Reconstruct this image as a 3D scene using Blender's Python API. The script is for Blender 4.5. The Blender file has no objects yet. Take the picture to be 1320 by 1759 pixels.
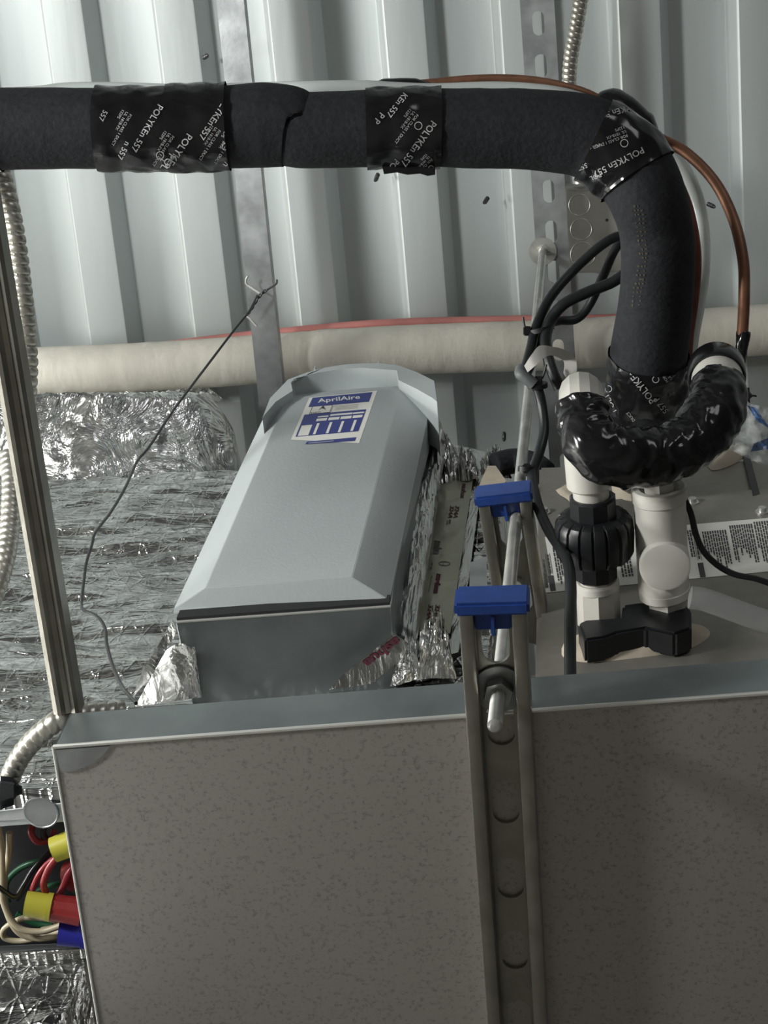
import bpy, bmesh, math, random
from mathutils import Vector, Matrix, noise
from mathutils.bvhtree import BVHTree
random.seed(7)
C = bpy.context
SC = C.scene
COL = SC.collection

# ------------------------------------------------------------------ camera
F = 2800.0
CX, CY = 660.0, 879.5
Zc = Vector((290, -1330, F)).normalized()          # world up, in camera axes (x right, y down, z forward)
_dy = F * F / (1330 - .085 * 290)
Dc = Vector((.085 * _dy, _dy, F)).normalized()     # world +Y
Dc = (Dc - Zc * Dc.dot(Zc)).normalized()
Ec = Dc.cross(Zc).normalized()                     # world +X
CAM = Vector((0, 0, 1.6))
RIGHT = Vector((Ec.x, Dc.x, Zc.x)); DOWN = Vector((Ec.y, Dc.y, Zc.y)); FWD = Vector((Ec.z, Dc.z, Zc.z))
cam = bpy.data.cameras.new('camera'); co = bpy.data.objects.new('camera', cam); COL.objects.link(co)
co.matrix_world = Matrix(((RIGHT.x, -DOWN.x, -FWD.x, CAM.x), (RIGHT.y, -DOWN.y, -FWD.y, CAM.y), (RIGHT.z, -DOWN.z, -FWD.z, CAM.z), (0, 0, 0, 1)))
cam.sensor_fit = 'HORIZONTAL'; cam.sensor_width = 36; cam.lens = F / 1320 * 36; cam.clip_start = .02
SC.camera = co
SC.view_settings.view_transform = 'Standard'; SC.view_settings.look = 'None'
SC.view_settings.exposure = 0.0; SC.view_settings.gamma = 1; SC.view_settings.use_curve_mapping = False

# ------------------------------------------------------------------ world and lights
w = bpy.data.worlds.new('world'); SC.world = w; w.use_nodes = True
nt = w.node_tree; nt.nodes.clear()
N = nt.nodes.new; L = nt.links.new
out = N('ShaderNodeOutputWorld'); bg = N('ShaderNodeBackground'); L(bg.outputs[0], out.inputs[0])
tc = N('ShaderNodeTexCoord'); sep = N('ShaderNodeSeparateXYZ'); L(tc.outputs['Generated'], sep.inputs[0])
mr = N('ShaderNodeMapRange'); mr.inputs['From Min'].default_value = -1; mr.inputs['From Max'].default_value = 1
L(sep.outputs[0], mr.inputs['Value'])
cr = N('ShaderNodeValToRGB')
cr.color_ramp.elements[0].position = 0.0; cr.color_ramp.elements[0].color = (.62, .62, .54, 1)
cr.color_ramp.elements[1].position = 1.0; cr.color_ramp.elements[1].color = (.10, .105, .11, 1)
e = cr.color_ramp.elements.new(.35); e.color = (.26, .26, .245, 1)
e = cr.color_ramp.elements.new(.6); e.color = (.15, .15, .15, 1)
L(mr.outputs[0], cr.inputs[0])
nz = N('ShaderNodeTexNoise'); nz.inputs['Scale'].default_value = 2.2; nz.inputs['Detail'].default_value = 2
L(tc.outputs['Generated'], nz.inputs['Vector'])
rp = N('ShaderNodeMapRange'); rp.inputs['From Min'].default_value = .35; rp.inputs['From Max'].default_value = .65
rp.inputs['To Min'].default_value = .45; rp.inputs['To Max'].default_value = 1.5
L(nz.outputs[0], rp.inputs['Value'])
mx = N('ShaderNodeVectorMath'); mx.operation = 'SCALE'; L(cr.outputs[0], mx.inputs[0]); L(rp.outputs[0], mx.inputs['Scale'])
L(mx.outputs[0], bg.inputs[0]); bg.inputs[1].default_value = .52

def area(name, loc, target, size, power, col, sy=None):
    l = bpy.data.lights.new(name, 'AREA'); l.size = size; l.energy = power; l.color = col
    if sy: l.shape = 'RECTANGLE'; l.size_y = sy
    o = bpy.data.objects.new(name, l); COL.objects.link(o)
    o.location = Vector(loc) + CAM
    o.rotation_euler = (Vector(target) - Vector(loc)).to_track_quat('-Z', 'Y').to_euler()
    return o
area('work_lamp', (-1.30, -.20, .55), (-.5, .35, 2.1), 0.20, 24, (.97, .99, .97))
area('window_light', (-3.1, .35, .85), (0, .5, 1.8), .7, 74, (1.0, .985, .94), .8)
area('fill_behind_camera', (1.3, -2.4, .6), (0, .8, .9), 1.0, 12, (.98, .98, 1.0))  # unseen soft frontal fill from behind the camera, no ceiling fixture

# ------------------------------------------------------------------ pixel helpers (rays of the photograph into the place)
def ray(px, py):
    v = Vector(((px - CX) / F, (py - CY) / F, 1))
    return RIGHT * v.x + DOWN * v.y + FWD
def pz(px, py, z): return CAM + ray(px, py) * z                      # by distance along the view
def ph(px, py, h):                                                   # on the level h above the camera
    r = ray(px, py); return CAM + r * (h / r.z)
def pd(px, py, d):                                                   # on the upright plane y = d
    r = ray(px, py); return CAM + r * (d / r.y)
FL = (RIGHT * 850 + DOWN * 9120 + FWD * F).normalized()              # deck flute direction (roof slopes a little)
DN = Vector((1, 0, 0)).cross(FL).normalized()
if DN.z < 0: DN = -DN
DE = FL.cross(DN).normalized()
DO = pz(935, 430, 2.215)                                             # a point of the near flanges
def pc(px, py, off):                                                 # on the plane parallel to the deck, off above it
    r = ray(px, py); t = (DO + DN * off - CAM).dot(DN) / r.dot(DN); return CAM + r * t
def W2(px, z): return px * z / F

# ------------------------------------------------------------------ materials
def mat(name, col, metal=0, rough=.5, var=0, vscale=8, bump=0, bscale=40, stretch=(1, 1, 1), col2=None, detail=4, trans=0, alpha=1, coat=0, rvar=0, extra=None, bdist=.002, ior=1.45, spec=.5):
    m = bpy.data.materials.new(name); m.use_nodes = True
    n = m.node_tree; b = n.nodes['Principled BSDF']
    b.inputs['Base Color'].default_value = (*col, 1); b.inputs['Metallic'].default_value = metal
    b.inputs['Roughness'].default_value = rough; b.inputs['Transmission Weight'].default_value = trans
    b.inputs['Alpha'].default_value = alpha; b.inputs['Coat Weight'].default_value = coat; b.inputs['IOR'].default_value = ior
    b.inputs['Specular IOR Level'].default_value = spec
    t = n.nodes.new('ShaderNodeTexCoord'); mp = n.nodes.new('ShaderNodeMapping'); mp.inputs['Scale'].default_value = stretch
    n.links.new(t.outputs['Object'], mp.inputs[0])
    if var or col2:
        z = n.nodes.new('ShaderNodeTexNoise'); z.inputs['Scale'].default_value = vscale; z.inputs['Detail'].default_value = detail
        n.links.new(mp.outputs[0], z.inputs['Vector'])
        r = n.nodes.new('ShaderNodeValToRGB'); r.color_ramp.elements[0].position = .35; r.color_ramp.elements[1].position = .65
        c2 = col2 or tuple(min(1, c * (1 + var)) for c in col)
        c1 = col if col2 else tuple(c * (1 - var) for c in col)
        r.color_ramp.elements[0].color = (*c1, 1); r.color_ramp.elements[1].color = (*c2, 1)
        n.links.new(z.outputs[0], r.inputs[0]); n.links.new(r.outputs[0], b.inputs['Base Color'])
        if rvar:
            q = n.nodes.new('ShaderNodeMapRange'); q.inputs['To Min'].default_value = max(0, rough - rvar); q.inputs['To Max'].default_value = min(1, rough + rvar)
            n.links.new(z.outputs[0], q.inputs['Value']); n.links.new(q.outputs[0], b.inputs['Roughness'])
    if bump:
        z = n.nodes.new('ShaderNodeTexNoise'); z.inputs['Scale'].default_value = bscale; z.inputs['Detail'].default_value = detail
        n.links.new(mp.outputs[0], z.inputs['Vector'])
        u = n.nodes.new('ShaderNodeBump'); u.inputs['Strength'].default_value = bump; u.inputs['Distance'].default_value = bdist
        n.links.new(z.outputs[0], u.inputs['Height']); n.links.new(u.outputs[0], b.inputs['Normal'])
    if extra: extra(m, n, b, mp)
    return m

def foil_extra(sx, sy, amt, scr=True):
    def f(m, n, b, mp):
        t = n.nodes.new('ShaderNodeTexCoord')
        ma = n.nodes.new('ShaderNodeMapping'); ma.inputs['Scale'].default_value = (sx, 14, sy); n.links.new(t.outputs['Object'], ma.inputs[0])
        z = n.nodes.new('ShaderNodeTexNoise'); z.inputs['Scale'].default_value = 1; z.inputs['Detail'].default_value = 5; z.inputs['Distortion'].default_value = 1.1
        n.links.new(ma.outputs[0], z.inputs['Vector'])
        vo = n.nodes.new('ShaderNodeTexVoronoi'); vo.inputs['Scale'].default_value = 1.6; n.links.new(ma.outputs[0], vo.inputs['Vector'])
        a = n.nodes.new('ShaderNodeMath'); a.operation = 'MULTIPLY_ADD'; a.inputs[1].default_value = .25
        n.links.new(vo.outputs['Distance'], a.inputs[0]); n.links.new(z.outputs[0], a.inputs[2])
        last = a
        if scr:   # scrim reinforcement: fine criss-cross ribs
            for rot in (.55, -.55, 0.0):
                mb = n.nodes.new('ShaderNodeMapping'); mb.inputs['Rotation'].default_value = (0, rot, 0); n.links.new(t.outputs['Object'], mb.inputs[0])
                wv = n.nodes.new('ShaderNodeTexWave'); wv.inputs['Scale'].default_value = 16; wv.inputs['Distortion'].default_value = 0; n.links.new(mb.outputs[0], wv.inputs['Vector'])
                pw = n.nodes.new('ShaderNodeMath'); pw.operation = 'POWER'; pw.inputs[1].default_value = 40; n.links.new(wv.outputs[0], pw.inputs[0])
                ad = n.nodes.new('ShaderNodeMath'); ad.operation = 'MULTIPLY_ADD'; ad.inputs[1].default_value = .02
                n.links.new(pw.outputs[0], ad.inputs[0]); n.links.new(last.outputs[0], ad.inputs[2]); last = ad
        u = n.nodes.new('ShaderNodeBump'); u.inputs['Strength'].default_value = 1; u.inputs['Distance'].default_value = amt
        n.links.new(last.outputs[0], u.inputs['Height']); n.links.new(u.outputs[0], b.inputs['Normal'])
    return f

M = {}
M['deck'] = mat('galvanized_deck', (.46, .495, .49), .2, .45, .05, 3, .35, 30, (1, .12, 1), bdist=.002)
M['galv'] = mat('galvanized_strut', (.36, .375, .38), .75, .42, .22, 30, .1, 90)
M['galvdark'] = mat('galvanized_channel', (.32, .31, .27), .88, .32, .12, 40, .1, 90)
M['rod'] = mat('zinc_rod', (.62, .62, .59), .8, .35, .1, 60)
def spangle(m, n, b, mp):
    t = n.nodes.new('ShaderNodeTexCoord')
    z = n.nodes.new('ShaderNodeTexNoise'); z.inputs['Scale'].default_value = 330; z.inputs['Detail'].default_value = 5; z.inputs['Roughness'].default_value = .7
    n.links.new(t.outputs['Object'], z.inputs['Vector'])
    r = n.nodes.new('ShaderNodeValToRGB'); r.color_ramp.elements[0].position = .36; r.color_ramp.elements[1].position = .47
    r.color_ramp.elements[0].color = (.30, .28, .265, 1); r.color_ramp.elements[1].color = (.43, .405, .38, 1)
    n.links.new(z.outputs[0], r.inputs[0]); n.links.new(r.outputs[0], b.inputs['Base Color'])
M['pan'] = mat('galvanized_pan', (.5, .5, .49), .55, .46, 0, bump=.06, bscale=220, extra=spangle)
M['panel'] = mat('galvanized_panel', (.27, .255, .225), .5, .48, .05, 90, .03, 200)
M['bright'] = mat('bright_sheet_steel', (.27, .30, .305), .8, .36, .2, 12, .1, 14)
M['pipe_white'] = mat('insulated_pipe_jacket', (.70, .67, .59), 0, .6, .06, 25, .5, 45, (1, .25, 1), bdist=.004)
M['pink'] = mat('pink_tube', (.55, .22, .20), 0, .5, .1, 20)
M['foam'] = mat('black_foam_rubber', (.015, .016, .019), 0, .8, .2, 200, .6, 260, bdist=.001, spec=.35)
M['tape'] = mat('glossy_black_tape', (.008, .008, .009), 0, .17, 0, 1, .55, 17, (1, 1, 1), bdist=.010, detail=1.5)
M['wrap'] = mat('glossy_vinyl_wrap', (.008, .008, .009), 0, .17, 0, 1, .5, 26, (1, 1, 1), bdist=.008, detail=1.5)
M['print'] = mat('tape_print', (.36, .37, .36), 0, .6)
M['gold'] = mat('faded_gold_print', (.045, .040, .026), 0, .7)
M['copper'] = mat('oxidised_copper', (.20, .095, .055), .45, .5, .25, 60)
M['darkcopper'] = mat('dark_copper', (.17, .058, .045), .5, .5, .2, 60)
M['vinyl'] = mat('clear_vinyl', (.62, .66, .64), 0, .18, trans=.25, alpha=.85, ior=1.3)
M['vinyl2'] = mat('thin_clear_vinyl', (.5, .5, .5), 0, .2, trans=.3, alpha=.4, ior=1.2)
M['cable'] = mat('black_cable_sheath', (.012, .014, .015), 0, .4)
M['cablegrey'] = mat('grey_sleeve', (.10, .11, .11), 0, .5)
M['pvc'] = mat('white_pvc', (.60, .58, .53), 0, .35, .03, 30)
M['pvcblack'] = mat('black_plastic', (.013, .014, .016), 0, .36)
M['putty'] = mat('duct_putty', (.52, .45, .36), 0, .75, .12, 30, .5, 50)
M['cover'] = mat('grey_plastic_cover', (.42, .455, .46), 0, .42, .01, 200, .08, 400)
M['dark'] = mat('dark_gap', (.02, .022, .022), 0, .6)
M['paper'] = mat('label_paper', (.74, .73, .68), 0, .5)
M['ink'] = mat('label_ink', (.05, .05, .05), 0, .6)
M['inkgrey'] = mat('label_grey_ink', (.45, .45, .43), 0, .6)
M['blueink'] = mat('blue_label_ink', (.022, .035, .20), 0, .45)
M['bluecap'] = mat('blue_plastic_cap', (.018, .055, .24), 0, .38, .1, 120, .05, 300)
M['foil'] = mat('foil_facing', (.66, .66, .645), 1, .17, extra=foil_extra(4, 24, .016))
M['foilbright'] = mat('crumpled_foil', (.80, .81, .79), 1, .26, extra=foil_extra(16, 16, .022, False))
M['foiltape'] = mat('foil_tape', (.52, .52, .50), 1, .22, extra=foil_extra(60, 14, .004, False))
M['nashua'] = mat('printed_foil_tape', (.42, .42, .33), .5, .4, .06, 30, .5, 40)
M['redprint'] = mat('maroon_print', (.09, .015, .032), 0, .6)
M['darkprint'] = mat('grey_print', (.13, .12, .12), 0, .6)
M['conduit'] = mat('flexible_metal_conduit', (.56, .54, .48), .85, .36, .1, 80)
M['box'] = mat('steel_box', (.34, .335, .31), .6, .45, .08, 30)
M['wire'] = mat('dark_steel_wire', (.07, .072, .072), .6, .4)
M['wirebright'] = mat('galvanized_wire', (.7, .7, .66), .7, .35)
M['tie'] = mat('black_nylon', (.006, .006, .007), 0, .45)
M['ribbon'] = mat('white_ribbon', (.62, .60, .56), 0, .55, alpha=.93)
M['wtan'] = mat('tan_wire_insulation', (.42, .36, .25), 0, .38)
M['wblk'] = mat('black_wire_insulation', (.012, .012, .014), 0, .3)
M['wgrn'] = mat('green_wire_insulation', (.015, .075, .035), 0, .35)
M['wred'] = mat('red_wire_insulation', (.22, .014, .02), 0, .35)
M['yellow'] = mat('yellow_plastic', (.46, .42, .05), 0, .4)
M['redpl'] = mat('red_plastic', (.24, .018, .018), 0, .55, .1, 150)
M['bluepl'] = mat('blue_plastic', (.02, .022, .28), 0, .4)
M['bag'] = mat('clear_bag_film', (.75, .78, .77), 0, .2, trans=.5, alpha=.45, ior=1.1)
M['bagblue'] = mat('blue_bag_print', (.02, .10, .30), 0, .4, alpha=.85)
M['boxdark'] = mat('dark_painted_box', (.025, .027, .030), .3, .5, .2, 20)
M['insul'] = mat('yellow_fibre', (.50, .46, .25), 0, .9, .15, 60)

# ------------------------------------------------------------------ mesh helpers
class MB:
    def __init__(s): s.v = []; s.f = []
    def add(s, vs, fs):
        k = len(s.v); s.v += [Vector(v) for v in vs]; s.f += [tuple(i + k for i in f) for f in fs]; return s
def link(name, me, m, parent=None, sharp=35):
    if m: me.materials.append(M[m])
    bm = bmesh.new(); bm.from_mesh(me); bmesh.ops.recalc_face_normals(bm, faces=bm.faces); bm.to_mesh(me); bm.free()
    for p in me.polygons: p.use_smooth = True
    me.set_sharp_from_angle(angle=math.radians(sharp))
    o = bpy.data.objects.new(name, me); COL.objects.link(o)
    if parent: o.parent = parent
    return o
def build(name, mb, m, parent=None, sharp=35):
    me = bpy.data.meshes.new(name); me.from_pydata(mb.v, [], mb.f); me.validate()
    return link(name, me, m, parent, sharp)
def thing(name, label, cat, group=None):
    o = bpy.data.objects.new(name, None); o.empty_display_size = .02; COL.objects.link(o)
    o['label'] = label; o['category'] = cat
    if group: o['group'] = group
    return o
def tag(o, label, cat, group=None, kind=None):
    if label: o['label'] = label
    if cat: o['category'] = cat
    if group: o['group'] = group
    if kind: o['kind'] = kind
    return o
def smooth(pts, n=8):
    P = [Vector(p) for p in pts]
    if len(P) < 3: return [P[0].lerp(P[-1], i / n) for i in range(n + 1)]
    P = [P[0] * 2 - P[1]] + P + [P[-1] * 2 - P[-2]]
    o = []
    for i in range(1, len(P) - 2):
        a, b, c, d = P[i - 1:i + 3]
        for k in range(n):
            t = k / n
            o.append(.5 * ((2 * b) + (c - a) * t + (2 * a - 5 * b + 4 * c - d) * t * t + (3 * b - a - 3 * c + d) * t ** 3))
    o.append(P[-2]); return o
def resample(P, step):
    d = [0]
    for a, b in zip(P, P[1:]): d.append(d[-1] + (b - a).length)
    n = max(2, int(d[-1] / step)); o = []; j = 0
    for i in range(n + 1):
        s = d[-1] * i / n
        while j < len(d) - 2 and d[j + 1] < s: j += 1
        t = (s - d[j]) / max(1e-9, d[j + 1] - d[j]); o.append(P[j].lerp(P[j + 1], min(1, max(0, t))))
    return o, d[-1]
def tube(P, r, seg=16, caps=True, wob=None):
    """P: dense path; r: radius or function(t, s, angle)"""
    mb = MB(); n = len(P); T = []
    for i in range(n):
        a = P[max(0, i - 1)]; b = P[min(n - 1, i + 1)]; T.append((b - a).normalized())
    u = T[0].orthogonal().normalized(); ref = CAM - P[0]
    u = (ref - T[0] * ref.dot(T[0])).normalized()
    s = 0; vs = []
    for i in range(n):
        u = (u - T[i] * u.dot(T[i])).normalized(); v = T[i].cross(u)
        if i: s += (P[i] - P[i - 1]).length
        for k in range(seg):
            a = 2 * math.pi * k / seg
            rr = r(i / (n - 1), s, a) if callable(r) else r
            vs.append(P[i] + (u * math.cos(a) + v * math.sin(a)) * rr)
    fs = [(i * seg + k, i * seg + (k + 1) % seg, (i + 1) * seg + (k + 1) % seg, (i + 1) * seg + k) for i in range(n - 1) for k in range(seg)]
    if caps: fs += [tuple(range(seg - 1, -1, -1)), tuple((n - 1) * seg + k for k in range(seg))]
    return mb.add(vs, fs)
def cable(pts, r, n=8, seg=12): return tube(smooth(pts, n), r, seg)
def corr(pts, r, pitch=.006, amp=.12, seg=18, step=None, helix=True):
    P, Ln = resample(smooth(pts, 10), step or pitch / 8)
    def f(t, s, a):
        q = (s / pitch + (a / (2 * math.pi) if helix else 0)) % 1
        return r * (1 + amp * (1 - (2 * q - 1) ** 4 * 2))
    return tube(P, f, seg)
def hexa(b, t):
    """box from 4 bottom + 4 top points"""
    mb = MB(); mb.add(list(b) + list(t), [(3, 2, 1, 0), (4, 5, 6, 7), (0, 1, 5, 4), (1, 2, 6, 5), (2, 3, 7, 6), (3, 0, 4, 7)]); return mb
def bevel(mb, w, seg=2):
    bm = bmesh.new(); vs = [bm.verts.new(v) for v in mb.v]
    for f in mb.f: bm.faces.new([vs[i] for i in f])
    bmesh.ops.recalc_face_normals(bm, faces=bm.faces)
    bmesh.ops.bevel(bm, geom=list(bm.edges), offset=w, segments=seg, affect='EDGES', clamp_overlap=True)
    bm.verts.index_update()
    o = MB(); o.v = [v.co.copy() for v in bm.verts]; o.f = [tuple(v.index for v in f.verts) for f in bm.faces]; bm.free(); return o
def obox(c, ax, hs, bev=0):
    a, b, d = [Vector(x).normalized() * h for x, h in zip(ax, hs)]
    m = hexa([c - a - b - d, c + a - b - d, c + a + b - d, c - a + b - d], [c - a - b + d, c + a - b + d, c + a + b + d, c - a + b + d])
    return bevel(m, bev) if bev else m
def sheet(poly, n, th, bev=0):
    """closed outline of points -> plate of thickness th along n"""
    k = len(poly); n = Vector(n).normalized() * th
    mb = MB(); mb.add(list(poly) + [p + n for p in poly], [tuple(range(k - 1, -1, -1)), tuple(range(k, 2 * k))] + [(i, (i + 1) % k, (i + 1) % k + k, i + k) for i in range(k)])
    return bevel(mb, bev) if bev else mb
def join(*ms):
    o = MB()
    for m in ms: o.add(m.v, m.f)
    return o
def revolve(c, ax, prof, seg=28, ribs=None, start=None):
    """prof: list of (distance along axis, radius)"""
    ax = Vector(ax).normalized(); u = ax.orthogonal().normalized() if start is None else (Vector(start) - ax * Vector(start).dot(ax)).normalized(); v = ax.cross(u)
    vs = []
    for d, r in prof:
        for k in range(seg):
            a = 2 * math.pi * k / seg
            rr = ribs(d, r, a) if ribs else r
            vs.append(c + ax * d + (u * math.cos(a) + v * math.sin(a)) * rr)
    n = len(prof)
    fs = [(i * seg + k, i * seg + (k + 1) % seg, (i + 1) * seg + (k + 1) % seg, (i + 1) * seg + k) for i in range(n - 1) for k in range(seg)]
    fs += [tuple(range(seg)), tuple((n - 1) * seg + k for k in range(seg))]
    return MB().add(vs, fs)
def nut(c, ax, r, h, rh):
    return revolve(c, ax, [(0, rh), (0, r * .96), (h * .12, r), (h * .88, r), (h, r * .96), (h, rh)], seg=6)
def slotted(o, l, wv, up, length, width, th, pitch, sl, sw, first):
    """slotted plate: o = middle of one end, l along, wv across, up through thickness"""
    mb = MB(); l, wv, up = [Vector(x).normalized() for x in (l, wv, up)]
    def P(a, b, c): return o + l * a + wv * b + up * c
    def quad(a0, a1):
        vs = [P(a0, -width / 2, 0), P(a1, -width / 2, 0), P(a1, width / 2, 0), P(a0, width / 2, 0)]
        m = hexa(vs, [v + up * th for v in vs]); mb.add(m.v, m.f)
    ns = int((length - first - sl) / pitch) + 1
    a = 0
    for i in range(ns):
        c = first + i * pitch; a0, a1 = c - pitch / 2, c + pitch / 2
        if i == 0 and a0 > 0: quad(0, a0)
        a0 = max(a0, 0)
        if i == ns - 1: a1 = min(a1, length)
        K = 32; ou = []; inn = []
        for k in range(K):
            t = 2 * math.pi * k / K; x, y = math.cos(t), math.sin(t)
            hl, hw = (a1 - a0) / 2, width / 2
            q = 1 / max(abs(x) / hl, abs(y) / hw); ou.append(((a0 + a1) / 2 + x * q, y * q))
            r = sw / 2; e = sl / 2 - r
            inn.append((c + (e if x > 1e-6 else -e if x < -1e-6 else 0) + r * x, r * y))
        # snap ring corners
        for cx_, cy_ in ((a0, -width / 2), (a1, -width / 2), (a1, width / 2), (a0, width / 2)):
            j = min(range(K), key=lambda q: (ou[q][0] - cx_) ** 2 + (ou[q][1] - cy_) ** 2); ou[j] = (cx_, cy_)
        vs = [P(x, y, 0) for x, y in ou] + [P(x, y, 0) for x, y in inn] + [P(x, y, th) for x, y in ou] + [P(x, y, th) for x, y in inn]
        fs = []
        for k in range(K):
            j = (k + 1) % K
            fs += [(k, j, K + j, K + k), (2 * K + k, 3 * K + k, 3 * K + j, 2 * K + j), (K + k, K + j, 3 * K + j, 3 * K + k)]
            fs += [(k, 2 * K + k, 2 * K + j, j)] if not (abs(ou[k][0] - ou[j][0]) < 1e-9 and 0) else []
        mb.add(vs, fs); a = a1
    if a < length - 1e-4: quad(a, length)
    return mb
def strut(o, l, wv, up, length, width, depth, lip, slots=True, pitch=.0508, sl=.0286, sw=.0143, first=.0254, th=.0026, rc=.0014):
    """C channel open on the -up side. o: centre of the lip plane at the near end"""
    l, wv, up = [Vector(x).normalized() for x in (l, wv, up)]
    hw = width / 2
    if slots: web = slotted(o + up * (depth - th), l, wv, up, length, width - 2 * th, th, pitch, sl, sw, first)
    else:
        vs = [o + up * (depth - th) - wv * (hw - th), o + up * (depth - th) + wv * (hw - th)]
        vs = [vs[0], vs[1], vs[1] + l * length, vs[0] + l * length]; web = hexa(vs, [v + up * th for v in vs])
    ms = [web]
    for s in (-1, 1):
        # outer wall, rolled lip and inward return as one bent profile
        pr = [(hw, depth), (hw, rc), (hw - rc * .3, rc * .3), (hw - rc, 0), (hw - lip + rc, 0), (hw - lip + rc * .3, rc * .3), (hw - lip, rc), (hw - lip, .009),
              (hw - lip + th, .009), (hw - lip + th, th + .0015), (hw - lip + th + .0015, th), (hw - th - .0015, th), (hw - th, th + .0015), (hw - th, depth)]
        k = len(pr); vs = [o + wv * (s * x) + up * y for x, y in pr] + [o + wv * (s * x) + up * y + l * length for x, y in pr]
        fs = [(i, (i + 1) % k, (i + 1) % k + k, i + k) for i in range(k)]
        # end caps as quads between outer and inner lines
        q = [(0, 1, 12, 13), (1, 2, 11, 12), (2, 3, 11), (3, 4, 10, 11), (4, 5, 9, 10), (5, 6, 8, 9), (6, 7, 8)]
        q = [(0, 1, 12, 13), (1, 2, 3, 11, 12), (3, 4, 10, 11), (4, 5, 6, 9, 10), (6, 7, 8, 9)]
        fs += q + [tuple(k + i for i in reversed(t)) for t in q]
        ms.append(MB().add(vs, fs))
    return join(*ms)
def fbm(p, s, seed=0):
    return noise.fractal(Vector(p) * s + Vector((seed * 7.3, seed * 3.1, seed)), 1.0, 2.1, 4)

# ------------------------------------------------------------------ lettering laid onto surfaces
def text_mesh(txt, bold=0):
    c = bpy.data.curves.new('t', 'FONT'); c.body = txt; c.size = 1; c.resolution_u = 2; c.offset = bold
    o = bpy.data.objects.new('t', c); COL.objects.link(o)
    me = bpy.data.meshes.new_from_object(o.evaluated_get(C.evaluated_depsgraph_get()))
    vs = [v.co.copy() for v in me.vertices]; fs = [tuple(p.vertices) for p in me.polygons]
    bpy.data.objects.remove(o); bpy.data.curves.remove(c); bpy.data.meshes.remove(me)
    return vs, fs
def bvh_of(*objs):
    vs = []; fs = []
    for o in objs:
        k = len(vs); vs += [o.matrix_world @ v.co if False else v.co.copy() for v in o.data.vertices]; fs += [tuple(i + k for i in p.vertices) for p in o.data.polygons]
    return BVHTree.FromPolygons(vs, fs)
def drape(mb, vs, fs, bv, lift=.0007):
    """vs: photo coordinates; laid where the sight line meets the surface"""
    P = []
    for x, y in vs:
        r = ray(x, y).normalized(); h = bv.ray_cast(CAM, r)
        P.append(None if h[0] is None or abs(h[1].dot(r)) < .12 else h[0] - r * lift)
    for f in fs:
        q = [P[i] for i in f]
        if any(p is None for p in q): continue
        m = max((a - b).length for a in q for b in q)
        if m > .03: continue
        mb.add(q, [tuple(range(len(q)))])
def letters(mb, txt, px, py, ang, cap, bv, bold=.008, sx=1.0, lift=.0010):
    vs, fs = text_mesh(txt, bold); s = cap / .7; a = math.radians(ang)
    dx, dy = math.cos(a), math.sin(a)
    pts = [(px + s * sx * v.x * dx + s * v.y * dy, py + s * sx * v.x * dy - s * v.y * dx) for v in vs]
    drape(mb, pts, fs, bv, lift)
def ringmark(mb, px, py, r, bv, th=1.3, ry=None, lift=.0007):
    n = 24; vs = []; ry = ry or r
    for k in range(n):
        a = 2 * math.pi * k / n
        vs += [(px + r * math.cos(a), py + ry * math.sin(a)), (px + (r - th) * math.cos(a), py + (ry - th) * math.sin(a))]
    drape(mb, vs, [(2 * k, (2 * k + 2) % (2 * n), (2 * k + 3) % (2 * n), 2 * k + 1) for k in range(n)], bv, lift)
def smallprint(mb, px, py, ang, cap, lines, bv, gap=1.5, lift=.0007):
    a = math.radians(ang)
    for i, t in enumerate(lines):
        letters(mb, t, px - math.sin(a) * cap * gap * i, py + math.cos(a) * cap * gap * i, ang, cap, bv, 0, 1.0, lift)

# ================================================================== THE FLOOR FAR BELOW
M['floor'] = mat('concrete_floor', (.40, .375, .34), 0, .8, .15, 2)
o = build('floor', hexa([Vector((x, y, -.1)) for x, y in ((-5, -5), (5, -5), (5, 5), (-5, 5))], [Vector((x, y, 0)) for x, y in ((-5, -5), (5, -5), (5, 5), (-5, 5))]), 'floor')
o['kind'] = 'structure'; o['label'] = 'concrete floor'

# ================================================================== THE ROOF DECK
pitch = .1525; near, web, far, dep = .053, .0125, .0745, .038
a0 = pc(683, 300, 0); s0 = (a0 - DO).dot(DE)          # right edge of a wide pan meets this flange
prof = []
r_ = .0022
for i in range(-24, 22):
    s = s0 + i * pitch
    # near flange, web up, far flange, web down, with softened corners
    pts = [(s + .001, 0), (s + near - r_, 0), (s + near, .0006), (s + near + .0016, .0035), (s + near + web - .0016, dep - .0035), (s + near + web, dep - .0006),
           (s + near + web + r_, dep), (s + near + web + far * .5, dep + .0006), (s + near + web + far - r_, dep), (s + near + web + far, dep - .0006),
           (s + near + web + far + .0016, dep - .0035), (s + pitch - .0035, .0045), (s + pitch - .0012, .0012)]
    prof += pts
mb = MB(); rows = []
y0, y1, ny = -2.6, 2.0, 24
for j in range(ny + 1):
    y = y0 + (y1 - y0) * j / ny
    rows.append([DO + DE * x + DN * h + FL * y for x, h in prof])
k = len(prof)
vs = [p for r in rows for p in r]
mb.add(vs, [(j * k + i, j * k + i + 1, (j + 1) * k + i + 1, (j + 1) * k + i) for j in range(ny) for i in range(k - 1)])
up_ = MB(); up_.v = [v + DN * .0015 for v in mb.v]; up_.f = [tuple(reversed(f)) for f in mb.f]
me = bpy.data.meshes.new('ceiling'); me.from_pydata(join(mb, up_).v, [], join(mb, up_).f)
ceil = link('ceiling', me, 'deck', None, 28); ceil['kind'] = 'structure'; ceil['label'] = 'ribbed galvanized steel roof deck'

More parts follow.
